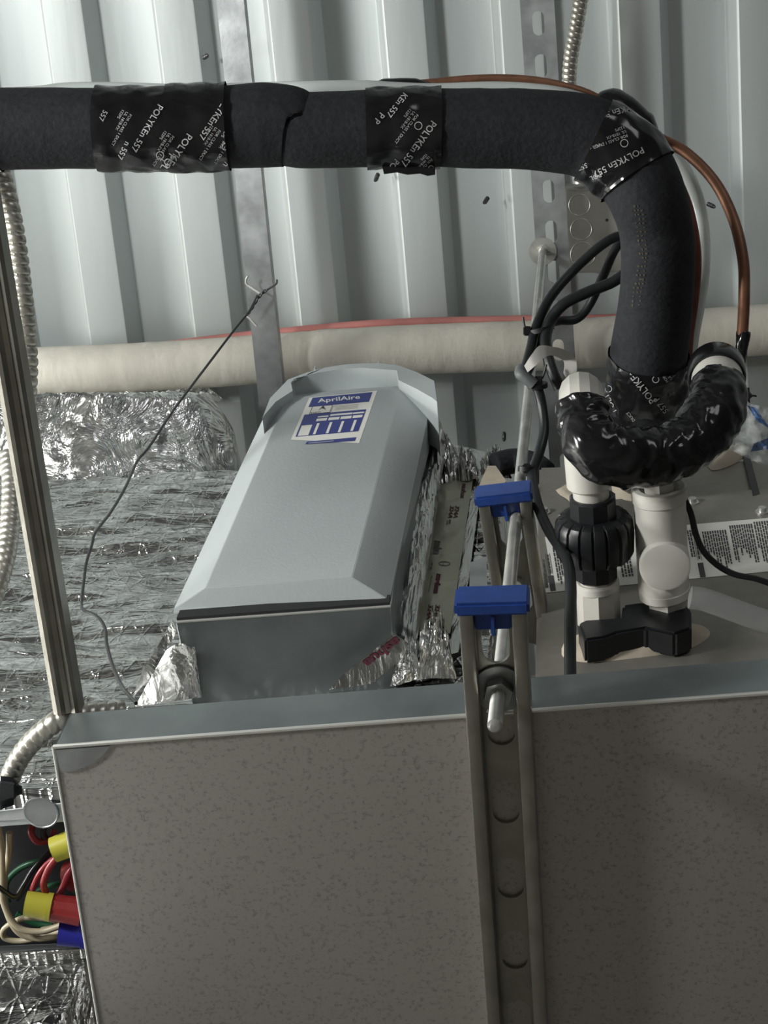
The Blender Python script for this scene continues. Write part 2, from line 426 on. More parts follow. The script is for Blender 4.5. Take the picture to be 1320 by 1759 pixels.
# ================================================================== PIPES UNDER THE DECK
wp = smooth([pc(x, y, -.062) for x, y in [(-1200, 720), (-320, 672), (0, 642), (290, 628), (660, 603), (1000, 590), (1320, 566), (1650, 550), (2500, 505)]], 14)
wp, _ = resample(wp, .006)
def wpr(t, s, a):
    return .0338 * (1 + .012 * fbm((s, math.cos(a) * .03, math.sin(a) * .03), 40) + (.03 if abs((s % .62) - .3) < .012 else 0))
o = build('insulated_pipe', tube(wp, wpr, 28), 'pipe_white', None, 60)
tag(o, 'long white jacketed pipe running across below the roof deck', 'pipe')
o = build('pink_pipe', cable([pc(x, y, -.045) for x, y in [(-1200, 700), (-300, 650), (60, 622), (180, 606), (430, 576), (470, 572), (660, 556), (910, 549), (1060, 547), (1330, 533), (2400, 470)]], .0062), 'pink')
tag(o, 'thin pink pipe behind the upper edge of the white jacketed pipe', 'pipe')

# ceiling channels under the deck
def ceil_line(px0, py0, px1, py1, off): return pc(px0, py0, off), pc(px1, py1, off)
OFF = -.145
# left plain channel (web facing down)
p0, p1 = ceil_line(332.9, -600, 470, 720, OFF); l = (p1 - p0).normalized(); wv = l.cross(DN).normalized()
if wv.x < 0: wv = -wv
t = thing('steel_channel', 'plain grey steel channel with a wire twisted round it, left of the slotted one', 'strut')
wd = .0345
build('channel_body', strut(p0 + DN * .0207, l, wv, -DN, (p1 - p0).length, wd, .0207, .010, False), 'galv', t)
q0, q1 = p0 - DN * .0003, p1 - DN * .0003
# right slotted channel
p0, p1 = ceil_line(885.5, -600, 976, 860, OFF); l = (p1 - p0).normalized(); wv = l.cross(DN).normalized()
if wv.x < 0: wv = -wv
CS = (p0, l, wv); FS = (ceil_line(919, -60, 976, 860, OFF)[0] - p0).dot(l) % .0508 + .0677 - .0508 * 1
t = thing('slotted_channel', 'slotted galvanized channel under the deck that the threaded rod hangs from', 'strut')
build('channel_body', strut(p0 + DN * .0207, l, wv, -DN, (p1 - p0).length, .0415, .0207, .010, True, first=FS), 'galv', t)

# deck screws poking through
for i, (x, y, a, lab) in enumerate([(350, 99, (.9, -.4), 'dark screw tip poking through the bright deck at upper left'), (649, 300, (-.25, 1), 'screw tip hanging just below the black pipe by its middle tape'),
                     (838, 341, (-.5, .6), 'screw tip through the deck right of the middle tape'), (1218, 351, (.8, .25), 'screw tip through the deck between clear and copper tubes'),
                     (866, 745, (.1, .9), 'screw tip through the deck left of the hanging black cable')]):
    b = pc(x, y, -.0005); tt = thing('deck_screw', lab, 'screw', 'screw tips through the roof deck')
    ax = (-DN + RIGHT * a[0] * .5 + DOWN * a[1] * .5).normalized()
    thr = lambda d, r, an: r * (1 + .18 * math.sin(an + d * 2 * math.pi / .0022))
    build('screw_tip', revolve(b + DN * .004, ax, [(.0007 * q, .0027) for q in range(0, 22)] + [(.018, .0022), (.021, .0004)], 12, thr), 'wire', tt)

# ================================================================== JUNCTION BOX UNDER DECK + CONDUIT
bx = [(970, 325), (1066, 325), (1072, 468), (974, 470)]
t = thing('junction_box', 'square steel junction box with round knockouts behind the black pipe bend', 'electrical box')
bp = [pc(x, y, -.075) for x, y in bx]
build('box_body', bevel(hexa(bp, [p + DN * .073 for p in bp]), .0025), 'box', t)
for x, y, r in [(996, 352, 19), (999, 394, 19), (1002, 437, 22)]:
    z = (pc(x, y, -.075) - CAM).dot(FWD)
    kk = revolve(pc(x, y, -.0745), -DN, [(0, W2(r, z) - .0016), (.0005, W2(r, z) - .0014), (.0009, W2(r, z) - .0007), (.0005, W2(r, z)), (0, W2(r, z))], 32)
    build('knockout', kk, 'box', t)
z = (pc(1043, 378, -.075) - CAM).dot(FWD)
build('screw_hole', revolve(pc(1043, 378, -.0745), -DN, [(0, .002), (.0006, .002)], 14), 'dark', t)
build('box_rim', obox(pc(966.5, 397, -.071), ((pc(972, 470, 0) - pc(966, 325, 0)), DE, DN), (.054, .0022, .0035), .001), 'rod', t)
t = thing('flexible_conduit', 'short ribbed metal conduit coming down to the junction box at the top', 'conduit')
build('armour', corr([pc(x, y, -.05) for x, y in [(1040, -420), (1022, -220), (1004, -60), (998, 0), (990, 50), (980, 110), (979, 180), (990, 250), (998, 300)]], .0088, .0075, .10), 'conduit', t)
build('connector', revolve(pc(999, 298, -.05), (pc(1001, 330, -.05) - pc(998, 290, -.05)), [(-.012, .010), (-.012, .014), (-.004, .0145), (-.004, .0118), (.012, .0118), (.012, .009)], 24), 'rod', t)

# ================================================================== THREADED ROD AND HARDWARE
cs0, csl, csw = CS
top = pc(933, 432, OFF)
strut2_h, cap2 = .869, None
tip = ph(851, 1249, .838)
t = thing('threaded_rod', 'long zinc threaded rod hanging from the slotted channel through both blue-capped struts', 'rod')
ax = (top - tip).normalized()
Lr = (top - tip).length + .03
def rodrib(d, r, a): return r * (1 + .045 * math.sin(2 * math.pi * d / .0016 + a))
n = int(Lr / .0004 / 2)
build('rod', revolve(tip, ax, [(0, .0030), (.0008, .0042)] + [(.0012 + (Lr - .0012) * i / n, .00485) for i in range(n + 1)], 14, rodrib), 'rod', t)
for (P, nrm, R, rr) in [(top, -DN, .0175, .0098)]:
    build('washer', revolve(P - nrm * .0008, nrm, [(0, .0055), (0, R), (.0022, R), (.0022, .0055)], 36), 'rod', t)
    build('nut', nut(P + nrm * .0015, ax, rr, .009, .0048), 'rod', t)
def on_rod(h):                              # the rod's point at level h above the camera
    k = (h + CAM.z - tip.z) / (top.z - tip.z); return tip.lerp(top, k)

# ================================================================== LOWER STRUT (blue capped) UNDER THE PAN
SD = .0207
def hstrut(name, label, pL, h, wd, pend, cap_label, first, rod_nut=None):
    a = ph(pL[0], pL[1], h); b = ph(pend[0], pend[1], h); l = (b - a).normalized(); l = Vector((l.x, l.y, 0)).normalized(); wv = Vector((l.y, -l.x, 0)); up = Vector((0, 0, 1))
    t = thing(name, label, 'strut', 'blue-capped support struts')
    ln = (b - a).length
    if first > 1: first = (ph(860, first, h + SD) - a).dot(l)
    build('channel_body', strut(a, l, wv, up, ln, wd, SD, .0092, True, .0612, .0330, .0175, first), 'galvdark', t)
    # plastic end cap: plate over the end plus plug with a fin inside the channel
    cx = a
    plate = obox(cx - l * .0045 + up * .0100, (l, wv, up), (.0045, wd / 2 + .0022, .0125), .0018)
    # lower face of the cap spreads toward the viewer like a shallow lip
    plug = obox(cx + l * .006 + up * .0115, (l, wv, up), (.007, wd / 2 - .0095, .007), .0008)
    fin = obox(cx + l * .008 + up * .005, (l, wv, up), (.007, .0012, .005), .0004)
    c = build('end_cap', join(plate, plug, fin), 'bluecap', t); c['label'] = cap_label
    return t, a, l, wv
t2, a2, l2, w2 = hstrut('support_strut', 'lower galvanized strut with blue end cap running under the drain pan', (846, 1056), .869, .0413, (907, 2050), 'blue plastic end cap', 1096)
nt_ = on_rod(.869 + SD - .0026)
par = bpy.data.objects['threaded_rod']
build('washer', revolve(nt_ - Vector((0, 0, .0004)), (0, 0, -1), [(0, .0055), (0, .0165), (.002, .0165), (.002, .0055)], 36), 'galv', par)
build('nut', nut(nt_ - Vector((0, 0, .002)), -ax, .0098, .009, .0048), 'galv', par)
t1, a1, l1, w1 = hstrut('support_strut', 'upper galvanized strut with blue end cap beside the air handler', (867, 866), 1.157, .0413, (926, 1250), 'blue plastic end cap', .030)
nt_ = on_rod(1.157 + SD - .0026)
build('nut', nut(nt_ - Vector((0, 0, .001)), -ax, .0098, .009, .0048), 'galv', par)
# small second rod end inside the upper strut
s_ = ph(886, 1010, 1.15); e_ = ph(889, 955, 1.30)
t = thing('threaded_rod', 'short pointed rod end seen inside the upper blue-capped strut', 'rod')
build('rod', revolve(s_, (e_ - s_), [(0, .0058), (.01, .0058), (.03, .0056), (.045, .004), (.052, .0015)], 14, rodrib), 'rod', t)
build('washer', revolve(s_ + (e_ - s_).normalized() * .036, (e_ - s_), [(0, .005), (0, .012), (.002, .012), (.002, .005)], 24), 'galv', t)

# ================================================================== DRAIN PAN
PH = .869 + SD + .0004
fl, fr = ph(92, 1283, PH), ph(1420, 1183, PH)
bl = ph(185, 1850, PH)
ld = (bl - fl).normalized(); fd = (fr - fl).normalized()
bl = fl + ld * 1.05; br = fr + ld * 1.05
rim = .040; th = .0012; up = Vector((0, 0, 1))
t = thing('drain_pan', 'large shallow galvanized drain pan filling the lower half above the lower strut', 'drain pan')
base = hexa([fl, fr, br, bl], [p + up * th for p in (fl, fr, br, bl)])
build('pan_floor', base, 'pan', t)
def wall(a, b, n, h0=0, h1=rim):
    n = Vector(n); return hexa([a + up * h0, b + up * h0, b + n * th + up * h0, a + n * th + up * h0], [a + up * h1, b + up * h1, b + n * th + up * h1, a + n * th + up * h1])
fn = Vector((-fd.y, fd.x, 0))
build('pan_rim', join(wall(fl + up * th, fr + up * th, fn), wall(fl + up * th, bl + up * th, fd), wall(fr + up * th, br + up * th, -fd), wall(bl + up * th, br + up * th, -fn)), 'bright', t)
# rolled bright hem along the bottom edge
build('pan_hem', join(tube(resample([fl, fr], .02)[0], .0016, 8), tube(resample([fl, bl], .02)[0], .0013, 8)), 'wirebright', t)
# folded corner tab with its arc shaped mark
cp = [ph(x, y, PH - .0006) for x, y in [(96, 1288), (190, 1281), (178, 1296), (155, 1313), (120, 1326), (104, 1322)]]
build('corner_tab', sheet(cp, -up, .0007), 'galv', t)

# ================================================================== INSULATED PLENUM (foil faced)
FD = .700
pt_l = pd(60, 818, FD); pt_r = pd(832, 782, FD)
ZT = pd(240, 800, FD).z; ZB = CAM.z + 1.02; X0 = -1.25
XR = pd(852, 1000, FD).x
XP = -.02 + fl.x + ld.x / ld.y * (FD - (fl.y - CAM.y)) - .012
t = thing('insulated_plenum', 'big foil-faced insulated plenum behind the humidifier at left', 'ductwork')
def foil_face(x0, x1, z0, z1, y, amp, nx, nz, sd):
    mb = MB(); vs = []
    for j in range(nz + 1):
        for i in range(nx + 1):
            x = x0 + (x1 - x0) * i / nx; z = z0 + (z1 - z0) * j / nz
            edge = min(1, (z1 - z) / .02)
            d = amp * (fbm((x * .45, 0, z * 1.9), 9, sd) + .35 * fbm((x * 1.1, 1, z * 3.4), 22, sd))
            rd = .02 * max(0, 1 - (z1 - z) / .045) ** 2
            vs.append(Vector((x, y + CAM.y + d * edge + rd, z)))
    mb.add(vs, [(j * (nx + 1) + i, j * (nx + 1) + i + 1, (j + 1) * (nx + 1) + i + 1, (j + 1) * (nx + 1) + i) for j in range(nz) for i in range(nx)])
    # close the box behind
    k = nx + 1; fs = []; bv = []
    ring = [i for i in range(k)] + [j * k + nx for j in range(1, nz + 1)] + [nz * k + i for i in range(nx - 1, -1, -1)] + [j * k for j in range(nz - 1, 0, -1)]
    base = len(mb.v); mb.v += [Vector((vs[i].x, y + .45, vs[i].z)) for i in ring]
    n = len(ring); mb.f += [(ring[i], base + i, base + (i + 1) % n, ring[(i + 1) % n]) for i in range(n)]
    mb.f.append(tuple(base + i for i in range(n)))
    return mb
plen = build('foil_wrap', foil_face(X0, XR, ZB, ZT, FD, .010, 230, 150, 1), 'foil', t, 180)
drop = build('foil_wrap', foil_face(X0, XP - .02, CAM.z + .35, ZB + .01, FD + .17, .012, 150, 120, 2), 'foil', t, 180)
# two printed tape strips up the right-hand corner
def strip(poly, y, lift, m, nm='tape_strip', amp=.0015):
    A, B, C_, D_ = poly; nx, ny = 14, 50; vs = []
    for j in range(ny + 1):
        for i in range(nx + 1):
            u, v = i / nx, j / ny
            x = (A[0] * (1 - u) + B[0] * u) * (1 - v) + (D_[0] * (1 - u) + C_[0] * u) * v
            yy = (A[1] * (1 - u) + B[1] * u) * (1 - v) + (D_[1] * (1 - u) + C_[1] * u) * v
            p = pd(x, yy, y); p.y += -lift + amp * fbm(p, 60, 5); vs.append(p)
    mb = MB().add(vs, [(j * (nx + 1) + i, j * (nx + 1) + i + 1, (j + 1) * (nx + 1) + i + 1, (j + 1) * (nx + 1) + i) for j in range(ny) for i in range(nx)])
    b = MB(); b.v = [v + Vector((0, .0008, 0)) for v in mb.v]; b.f = [tuple(reversed(f)) for f in mb.f]
    return build(nm, join(mb, b), m, t, 180)
s0_ = strip([(748, 780), (836, 800), (790, 1150), (688, 1160)], FD, .016, 'foiltape')
s1_ = strip([(763, 828), (818, 826), (776, 1120), (718, 1124)], FD, .019, 'nashua')
s1_['label'] = 'pale foil tape strip printed with maroon lettering'
bv = bvh_of(s1_)
red = MB(); gry = MB()
letters(red, 'nashua', 795, 830, 99, 8, bv, .03, .8)
for dx in (0, 9): letters(red, '324A', 774 + dx, 868, 100, 7, bv, .03, 1.0)
letters(gry, 'aaa', 772, 892, 100, 5, bv, .04, .8); letters(gry, 'ooo', 768, 893, 100, 4, bv, .02, .9)
letters(gry, 'nashua', 748, 928, 100, 13, bv, .05, .45)
ringmark(gry, 764, 968, 10, bv, 1.2, 4); letters(gry, 'UL', 761, 966, 100, 3, bv)
letters(gry, 'w w', 741, 966, 100, 5, bv, .02); smallprint(gry, 741, 988, 100, 3, ['The Professional'], bv)
letters(red, 'nashua', 751, 985, 100, 9, bv, .06, .95)
for dx in (0, 12): letters(red, '324A', 737 + dx, 1038, 99, 7.5, bv, .03, 1.1)
letters(gry, 'aaa', 736, 1066, 99, 5, bv, .05, .9)
build('lettering', red, 'redprint', s1_); build('lettering', gry, 'darkprint', s1_)
# crumpled foil pieces
def crumple(name, label, poly, base_d, depth, m, seedn, nx=34, ny=22, parent=None):
    A, B, C_, D_ = poly; vs = []
    for j in range(ny + 1):
        for i in range(nx + 1):
            u, v = i / nx, j / ny
            x = (A[0] * (1 - u) + B[0] * u) * (1 - v) + (D_[0] * (1 - u) + C_[0] * u) * v
            yy = (A[1] * (1 - u) + B[1] * u) * (1 - v) + (D_[1] * (1 - u) + C_[1] * u) * v
            yy += 6 * fbm((x * .01, yy * .01, 0), 3, seedn)
            p = pd(x, yy, base_d); e = math.sin(math.pi * u) ** .4 * math.sin(math.pi * v) ** .4
            p.y -= e * depth * (.6 + abs(fbm((u * 1.5 + v, v * .8, seedn), 4.5, seedn)) * 1.4)
            vs.append(p)
    k = nx + 1
    mb = MB().add(vs, [(j * k + i, j * k + i + 1, (j + 1) * k + i + 1, (j + 1) * k + i) for j in range(ny) for i in range(nx)])
    b = MB(); b.v = [v + Vector((0, .0007, 0)) for v in mb.v]; b.f = [tuple(reversed(f)) for f in mb.f]
    o = build(name, join(mb, b), m, parent, 180)
    if label: o['label'] = label
    return o
crumple('crumpled_tape', 'bright crumpled foil', [(738, 1104), (770, 1110), (786, 1162), (706, 1168)], FD - .022, .03, 'foilbright', 3, parent=t)
crumple('crumpled_tape', None, [(752, 776), (818, 786), (824, 822), (756, 828)], FD - .02, .02, 'foiltape', 4, parent=t)
crumple('crumpled_tape', None, [(824, 788), (868, 784), (880, 822), (836, 830)], FD - .02, .015, 'foiltape', 6, parent=t)
crumple('corner_wrap', None, [(745, 692), (768, 760), (716, 1100), (677, 1090)], FD - .040, .010, 'foiltape', 9, 14, 60, parent=t)

# round foil wrapped duct rising behind the plenum
t = thing('round_duct', 'shiny foil-wrapped round duct bulging up behind the plenum under the white pipe', 'ductwork')
cc = pz(70, 820, 2.00); vs = []; nu, nv = 150, 90
for j in range(nv + 1):
    for i in range(nu):
        th_ = math.pi * j / nv; ph_ = 2 * math.pi * i / nu
        d = Vector((math.sin(th_) * math.cos(ph_), math.sin(th_) * math.sin(ph_), math.cos(th_)))
        p = cc + RIGHT * (d.x * W2(342, 2.0)) + DOWN * (d.y * W2(260, 2.0)) + FWD * (d.z * .10)
        p += (p - cc).normalized() * .016 * (1 - abs(d.z) * .0) * fbm(p, 13, 8) * (.35 if abs(d.z) < .3 else 1)
        vs.append(p)
for q, p in enumerate(vs):       # keep clear of the pipe and the deck it passes beneath
    v = p - CAM; zz = v.dot(FWD); py = v.dot(DOWN) / zz * F + CY; px = v.dot(RIGHT) / zz * F + CX
    lim = (pc(px, py, -.012) - CAM).dot(FWD); front = (pc(px, py, -.1) - CAM).dot(FWD)
    if zz > lim: p -= FWD * (zz - lim)
    zz = (p - CAM).dot(FWD)
    if py < 672:
        tgt = (pc(px, py, -.016) - CAM).dot(FWD); vs[q] = p + FWD * max(0, tgt - zz) * min(1, (672 - py) / 10)
mb = MB().add(vs, [(j * nu + i, j * nu + (i + 1) % nu, (j + 1) * nu + (i + 1) % nu, (j + 1) * nu + i) for j in range(nv) for i in range(nu)])
build('foil_wrap', mb, 'foilbright', t, 180)

# ================================================================== HUMIDIFIER
HD = .600
t = thing('humidifier', 'pale grey humidifier with a blue and white label on its long cover', 'humidifier')
fBL, fBR, fTR, fTL = [pd(x, y, HD) for x, y in [(353, 1010), (605, 992), (688, 667), (492, 684)]]
oBL, oBR, oTR, oTL = [pd(x, y, HD + .016) for x, y in [(298, 1046), (668, 1030), (742, 683), (457, 708)]]
rTR, rTL = [pd(x, y, HD + .052) for x, y in [(690, 644), (497, 657)]]
eBL, eBR = [pd(x, y, HD + .016) for x, y in [(298, 1053), (669, 1033)]]
def bk(p, d=.001): return Vector((p.x, CAM.y + HD + .016 + d, p.z))
V = [fBL, fBR, fTR, fTL, oBL, oBR, oTR, oTL, rTR, rTL, eBL, eBR]
B0 = len(V); V += [bk(eBL), bk(eBR), bk(oTR, .040), bk(rTR, .040), bk(rTL, .040), bk(oTL, .040)]
Fc = [(0, 1, 2, 3), (0, 4, 5, 1), (4, 10, 11, 5), (1, 5, 6, 2), (0, 3, 7, 4), (3, 2, 8, 9), (2, 6, 8), (3, 9, 7),
      (10, B0, B0 + 1, 11), (11, B0 + 1, B0 + 2, 6, 5), (6, B0 + 2, B0 + 3, 8), (8, B0 + 3, B0 + 4, 9), (9, B0 + 4, B0 + 5, 7), (7, B0 + 5, B0, 10, 4), (B0, B0 + 5, B0 + 4, B0 + 3, B0 + 2, B0 + 1)]
cov = build('cover', bevel(MB().add(V, Fc), .0018, 3), 'cover', t, 25)
outer = [(451, 718), (464, 684), (495, 652), (527, 640), (559, 631), (592, 626), (623, 624), (656, 624), (686, 628), (716, 639), (746, 654), (751, 690)]
inner = [(456, 711), (474, 690), (503, 671), (500, 657), (505, 651), (546, 640), (585, 634), (623, 632), (682, 636), (685, 653), (716, 668), (744, 684)]
D0 = HD - .010; fo = [pd(x, y, D0) for x, y in outer]; fi = [pd(x, y, D0) for x, y in inner]
hb = [Vector((p.x, CAM.y + HD + .05, p.z)) for p in fo]; hi = [Vector((p.x, CAM.y + HD + .045, p.z)) for p in fi]
k = len(fo); V = fo + fi + hb + hi; Fc = []
for i in range(k - 1):
    Fc += [(i, i + 1, k + i + 1, k + i), (i, 2 * k + i, 2 * k + i + 1, i + 1), (k + i, k + i + 1, 3 * k + i + 1, 3 * k + i), (2 * k + i, 3 * k + i, 3 * k + i + 1, 2 * k + i + 1)]
Fc += [(0, k, 3 * k, 2 * k), (k - 1, 3 * k - 1, 4 * k - 1, 2 * k - 1)]
build('hood', MB().add(V, Fc), 'cover', t, 30)
# recessed back wall of the hood, its ribs and the latch holes
rw = [pd(x, y, HD + .040) for x, y in [(500, 675), (500, 651), (546, 636), (623, 628), (684, 632), (688, 662)]]
build('hood_recess', sheet(rw, (0, 1, 0), .002), 'cover', t)
for x, y in [(543, 648), (652, 640)]:
    build('rib', obox(pd(x, y, HD + .020), ((1, 0, 0), (0, 1, 0), (0, 0, 1)), (.0008, .012, .004)), 'cover', t)
ls = MB(); bvc = bvh_of(cov)
for x in (594, 602): drape(ls, [(x, 648), (x + 5, 647), (x + 4, 653), (x - 1, 654)], [(0, 1, 2, 3)], bvc, .0006)
build('latch_slots', ls, 'dark', cov)
# metal body: bottom face seen below the cover
hb_h = (pd(485, 1062, HD + .022)).z - CAM.z
bL, bR = pd(302, 1070, HD + .019), pd(671, 1043, HD + .019)
bL2, bR2 = bL + Vector((.004, .078, 0)), bR + Vector((.000, .078, 0))
body_top = pd(600, 690, HD).z + .02
bt = [Vector((p.x, p.y, body_top)) for p in (bL, bR, bR2, bL2)]
body = build('metal_body', bevel(hexa([bL, bR, bR2, bL2], bt), .0008, 1), 'bright', t)
build('body_lip', tube(resample([bL + Vector((0, -.0005, .0005)), bR + Vector((0, -.0005, .0005))], .02)[0], .0012, 8), 'wirebright', t)
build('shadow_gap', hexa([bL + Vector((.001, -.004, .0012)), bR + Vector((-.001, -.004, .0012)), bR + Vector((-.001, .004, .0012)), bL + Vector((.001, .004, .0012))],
                         [bL + Vector((.001, -.004, .014)), bR + Vector((-.001, -.004, .014)), bR + Vector((-.001, .004, .014)), bL + Vector((.001, .004, .014))]), 'dark', t)  # dark-coloured block standing in for the shade between cover and lip
# sticker
bv = bvh_of(cov)
def quads(mb, polys, bv, lift, sub=1):
    for q in polys:
        drape(mb, q, [tuple(range(len(q)))], bv, lift)
def dense(q, n=10, m=6):
    vs = [((q[0][0] * (1 - i / n) + q[1][0] * i / n) * (1 - j / m) + (q[3][0] * (1 - i / n) + q[2][0] * i / n) * j / m,
           (q[0][1] * (1 - i / n) + q[1][1] * i / n) * (1 - j / m) + (q[3][1] * (1 - i / n) + q[2][1] * i / n) * j / m) for j in range(m + 1) for i in range(n + 1)]
    return vs, [(j * (n + 1) + i, j * (n + 1) + i + 1, (j + 1) * (n + 1) + i + 1, (j + 1) * (n + 1) + i) for j in range(m) for i in range(n)]
S = lambda x, y: (480 + x / 6.6, 640 + y / 6.6)
stk = MB(); vs, fs = dense([S(340, 285), S(1110, 205), S(905, 800), S(130, 760)], 12, 10); drape(stk, vs, fs, bv, .0006)
st = build('sticker', stk, 'paper', t); st['label'] = 'blue and white product sticker'
# lifted corner of the sticker
cr_ = [S(120, 745), S(240, 775), S(440, 822), S(330, 838), S(140, 855)]
crn = MB(); drape(crn, cr_, [(0, 1, 2, 3, 4)], bv, .0012); build('curled_corner', crn, 'ribbon', st)
blue = MB(); white = MB(); dk = MB()
def aff(q, u0, v0, u1, v1):
    def P(u, v):
        return (q[0][0] * (1 - u) * (1 - v) + q[1][0] * u * (1 - v) + q[2][0] * u * v + q[3][0] * (1 - u) * v, q[0][1] * (1 - u) * (1 - v) + q[1][1] * u * (1 - v) + q[2][1] * u * v + q[3][1] * (1 - u) * v)
    return [P(u0, v0), P(u1, v0), P(u1, v1), P(u0, v1)]
def dq(mb, q, lift, n=4, m=3): vs, fs = dense(q, n, m); drape(mb, vs, fs, bv, lift)
head = [S(378, 285), S(1058, 220), S(1018, 330), S(330, 392)]
tab = [S(285, 478), S(988, 415), S(897, 665), S(183, 728)]
foot = [S(315, 782), S(875, 732), S(858, 775), S(295, 812)]
for q in (head, tab, foot): dq(blue, q, .0010, 10, 6)
for u0, v0, u1, v1 in [(.24, .13, .41, .19), (.435, .09, .79, .17), (.80, .10, .98, .17), (.235, .24, .405, .36), (.43, .24, .605, .36), (.625, .24, .80, .36), (.82, .24, .995 - .02, .36)]:
    dq(white, aff(tab, u0, v0, u1, v1), .0013)
dq(white, aff(tab, .03, .50, .20, .97), .0013)
for u in (.27, .475, .665, .865): dq(white, aff(tab, u, .46, u + .042, .96), .0013)
letters(white, 'AprilAire', *S(442, 340), -5.5, 6.6, bv, .015, 2.05, .0013)
letters(white, 'ooooooooooooooooooooo', *S(330, 805), -5.5, 2.3, bv, .0, 1.15, .0013)
dq(dk, [S(372, 386), S(606, 366), S(575, 452), S(340, 474)], .0010)
dq(white, [S(380, 388), S(600, 370), S(570, 446), S(350, 468)], .0012)
letters(dk, 'PARTS', *S(362, 468), -5, 2.8, bv, .0, 1.5, .0016)
drape(dk, [S(440, 430), S(490, 380), S(505, 378), S(530, 425), S(505, 410), S(480, 405)], [(0, 1, 4, 5), (1, 2, 3, 4)], bv, .0016)
gk = MB(); dq(gk, [S(604, 380), S(900, 355), S(895, 360), S(600, 385)], .0012); dq(gk, [S(604, 378), S(612, 378), S(590, 445), S(582, 445)], .0012)
for i in range(3): dq(gk, [S(640 - i * 5, 392 + i * 14), S(900 - i * 5, 368 + i * 14), S(898 - i * 5, 373 + i * 14), S(638 - i * 5, 397 + i * 14)], .0012)
build('sticker_print', blue, 'blueink', st); build('sticker_print', white, 'paper', st); build('sticker_print', dk, 'ink', st); build('sticker_print', gk, 'inkgrey', st)
# smears of old sealant on the metal bottom
bvb = bvh_of(body); sm = MB()
def blotch(mb, pts, bv, lift=.0006): drape(mb, pts, [tuple(range(len(pts)))], bv, lift)
# foil tape with printed letters hanging on the body's corner
lf = crumple('torn_tape', 'torn printed foil tape', [(700, 1100), (718, 1100), (720, 1166), (670, 1176)], HD + .062, .012, 'foilbright', 11, 30, 16, parent=t)
ntp = strip_poly = None
tp = MB(); A = [(566, 1184), (598, 1151), (676, 1089), (702, 1104), (694, 1128), (640, 1174)]
tpp = [ph(x, y, hb_h - .014) for x, y in A]; tpo = build('torn_tape', sheet(tpp, -up, .0005), 'foiltape', t)
bvt = bvh_of(tpo); lt = MB(); letters(lt, 'nashua', 694, 1084, 143, 16, bvt, .03, 1.42, .0008); build('lettering', lt, 'redprint', tpo)
# bent foil flap at the left
fp = []
for u in range(9):
    uu = u / 8; x0_, x1_ = 284 + (334 - 284) * uu, 232 + (346 - 232) * uu; y0_, y1_ = 1120 - 10 * math.sin(math.pi * min(1, uu * 1.1)) - 8 * uu, 1214 - 16 * uu
    hh = hb_h - .010 - .010 * math.sin(math.pi * uu * .9)
    fp.append((ph(x0_, y0_, hh), ph(x1_, y1_, hh + .002)))
V = [p for q in fp for p in q]; mbf = MB().add(V, [(2 * i, 2 * i + 2, 2 * i + 3, 2 * i + 1) for i in range(8)])
b = MB(); b.v = [v + up * .001 for v in mbf.v]; b.f = [tuple(reversed(f)) for f in mbf.f]
o = build('foil_flap', join(mbf, b), 'foilbright', t, 60); o['label'] = 'bent bright foil flap'
build('side_wrap', sheet([ph(x, y, hb_h - .002) for x, y in [(296, 1066), (304, 1085), (262, 1160), (226, 1200), (250, 1145)]], up, .002), 'foilbright', t)

# ================================================================== AIR HANDLER
AD = .640
ZA = pd(1000, 800, AD).z
ab = CAM.z + .965
x0 = pd(922, 1060, AD).x; x1 = pd(1560, 1000, AD).x
t = thing('air_handler', 'galvanized air handler cabinet with a white wiring label at right', 'air handler')
c = [Vector((x0, AD, ab)), Vector((x1, AD, ab)), Vector((x1, AD + .55, ab)), Vector((x0, AD + .55, ab))]
cab = build('cabinet', bevel(hexa(c, [Vector((p.x, p.y, ZA)) for p in c]), .002), 'panel', t)
# access panel, slightly proud, meets at the horizontal seam
pp = [pd(x, y, AD - .0002) for x, y in [(926, 872), (1296, 846), (1420, 836), (1460, 1200), (926, 1240)]]
pp[3].z = ab + .004; pp[4].z = ab + .004; pp[4].x = x0 + .004; pp[0].x = x0 + .004
acc = build('access_panel', sheet(pp, (0, -1, 0), .0035, .0008), 'panel', t)
gs = [pd(x, y, AD - .004) for x, y in [(1277, 782), (1288, 780), (1306, 848), (1294, 852)]]
build('gasket', sheet(gs, (0, 1, 0), .0045), 'pvcblack', t)
for x, y in [(1190, 864), (935, 881), (1310, 880)]:
    build('screw', revolve(pd(x, y, AD - .0035), (0, -1, 0), [(0, .006), (.0015, .006), (.0015, .0038), (.005, .0036), (.005, .001)], 12), 'rod', t)
bv = bvh_of(acc)
lab = MB(); A = lambda x, y: (900 + x / 3.143, 760 + y / 3.143)
q = [A(60, 515), A(1700, 375), A(1760, 655), A(110, 812)]
vs, fs = dense(q, 30, 6); drape(lab, vs, fs, bv, .0008)
lo = build('wiring_label', lab, 'paper', t); lo['label'] = 'white label with rotated print'
ink = MB(); gi = MB()
def lq(mb, u0, v0, u1, v1, lift=.0014):
    vs, fs = dense(aff(q, u0, v0, u1, v1), 1, 3); drape(mb, vs, fs, bv, lift)
random.seed(3)
bars = [(.035, 1), (.048, 2), (.505, 2)]
lq(ink, .022, .70, .040, .98); lq(ink, .512, .03, .528, .2); lq(ink, .512, .72, .530, .99)
for u, v0, v1 in [(.630, .0, .98), (.712, .0, 1.0), (.83, 0, 1)]: lq(ink, u, v0, u + .0018, v1)
def column(u, v0, v1, wdt=.005):          # one line of unreadably small print, running down the label
    v = v0
    while v < v1:
        s = random.uniform(.035, .1); e = min(v1, v + s); lq(ink, u, v, u + wdt, e); v = e + .012
for i, u in enumerate([.004, .012]): column(u, .05, .9)
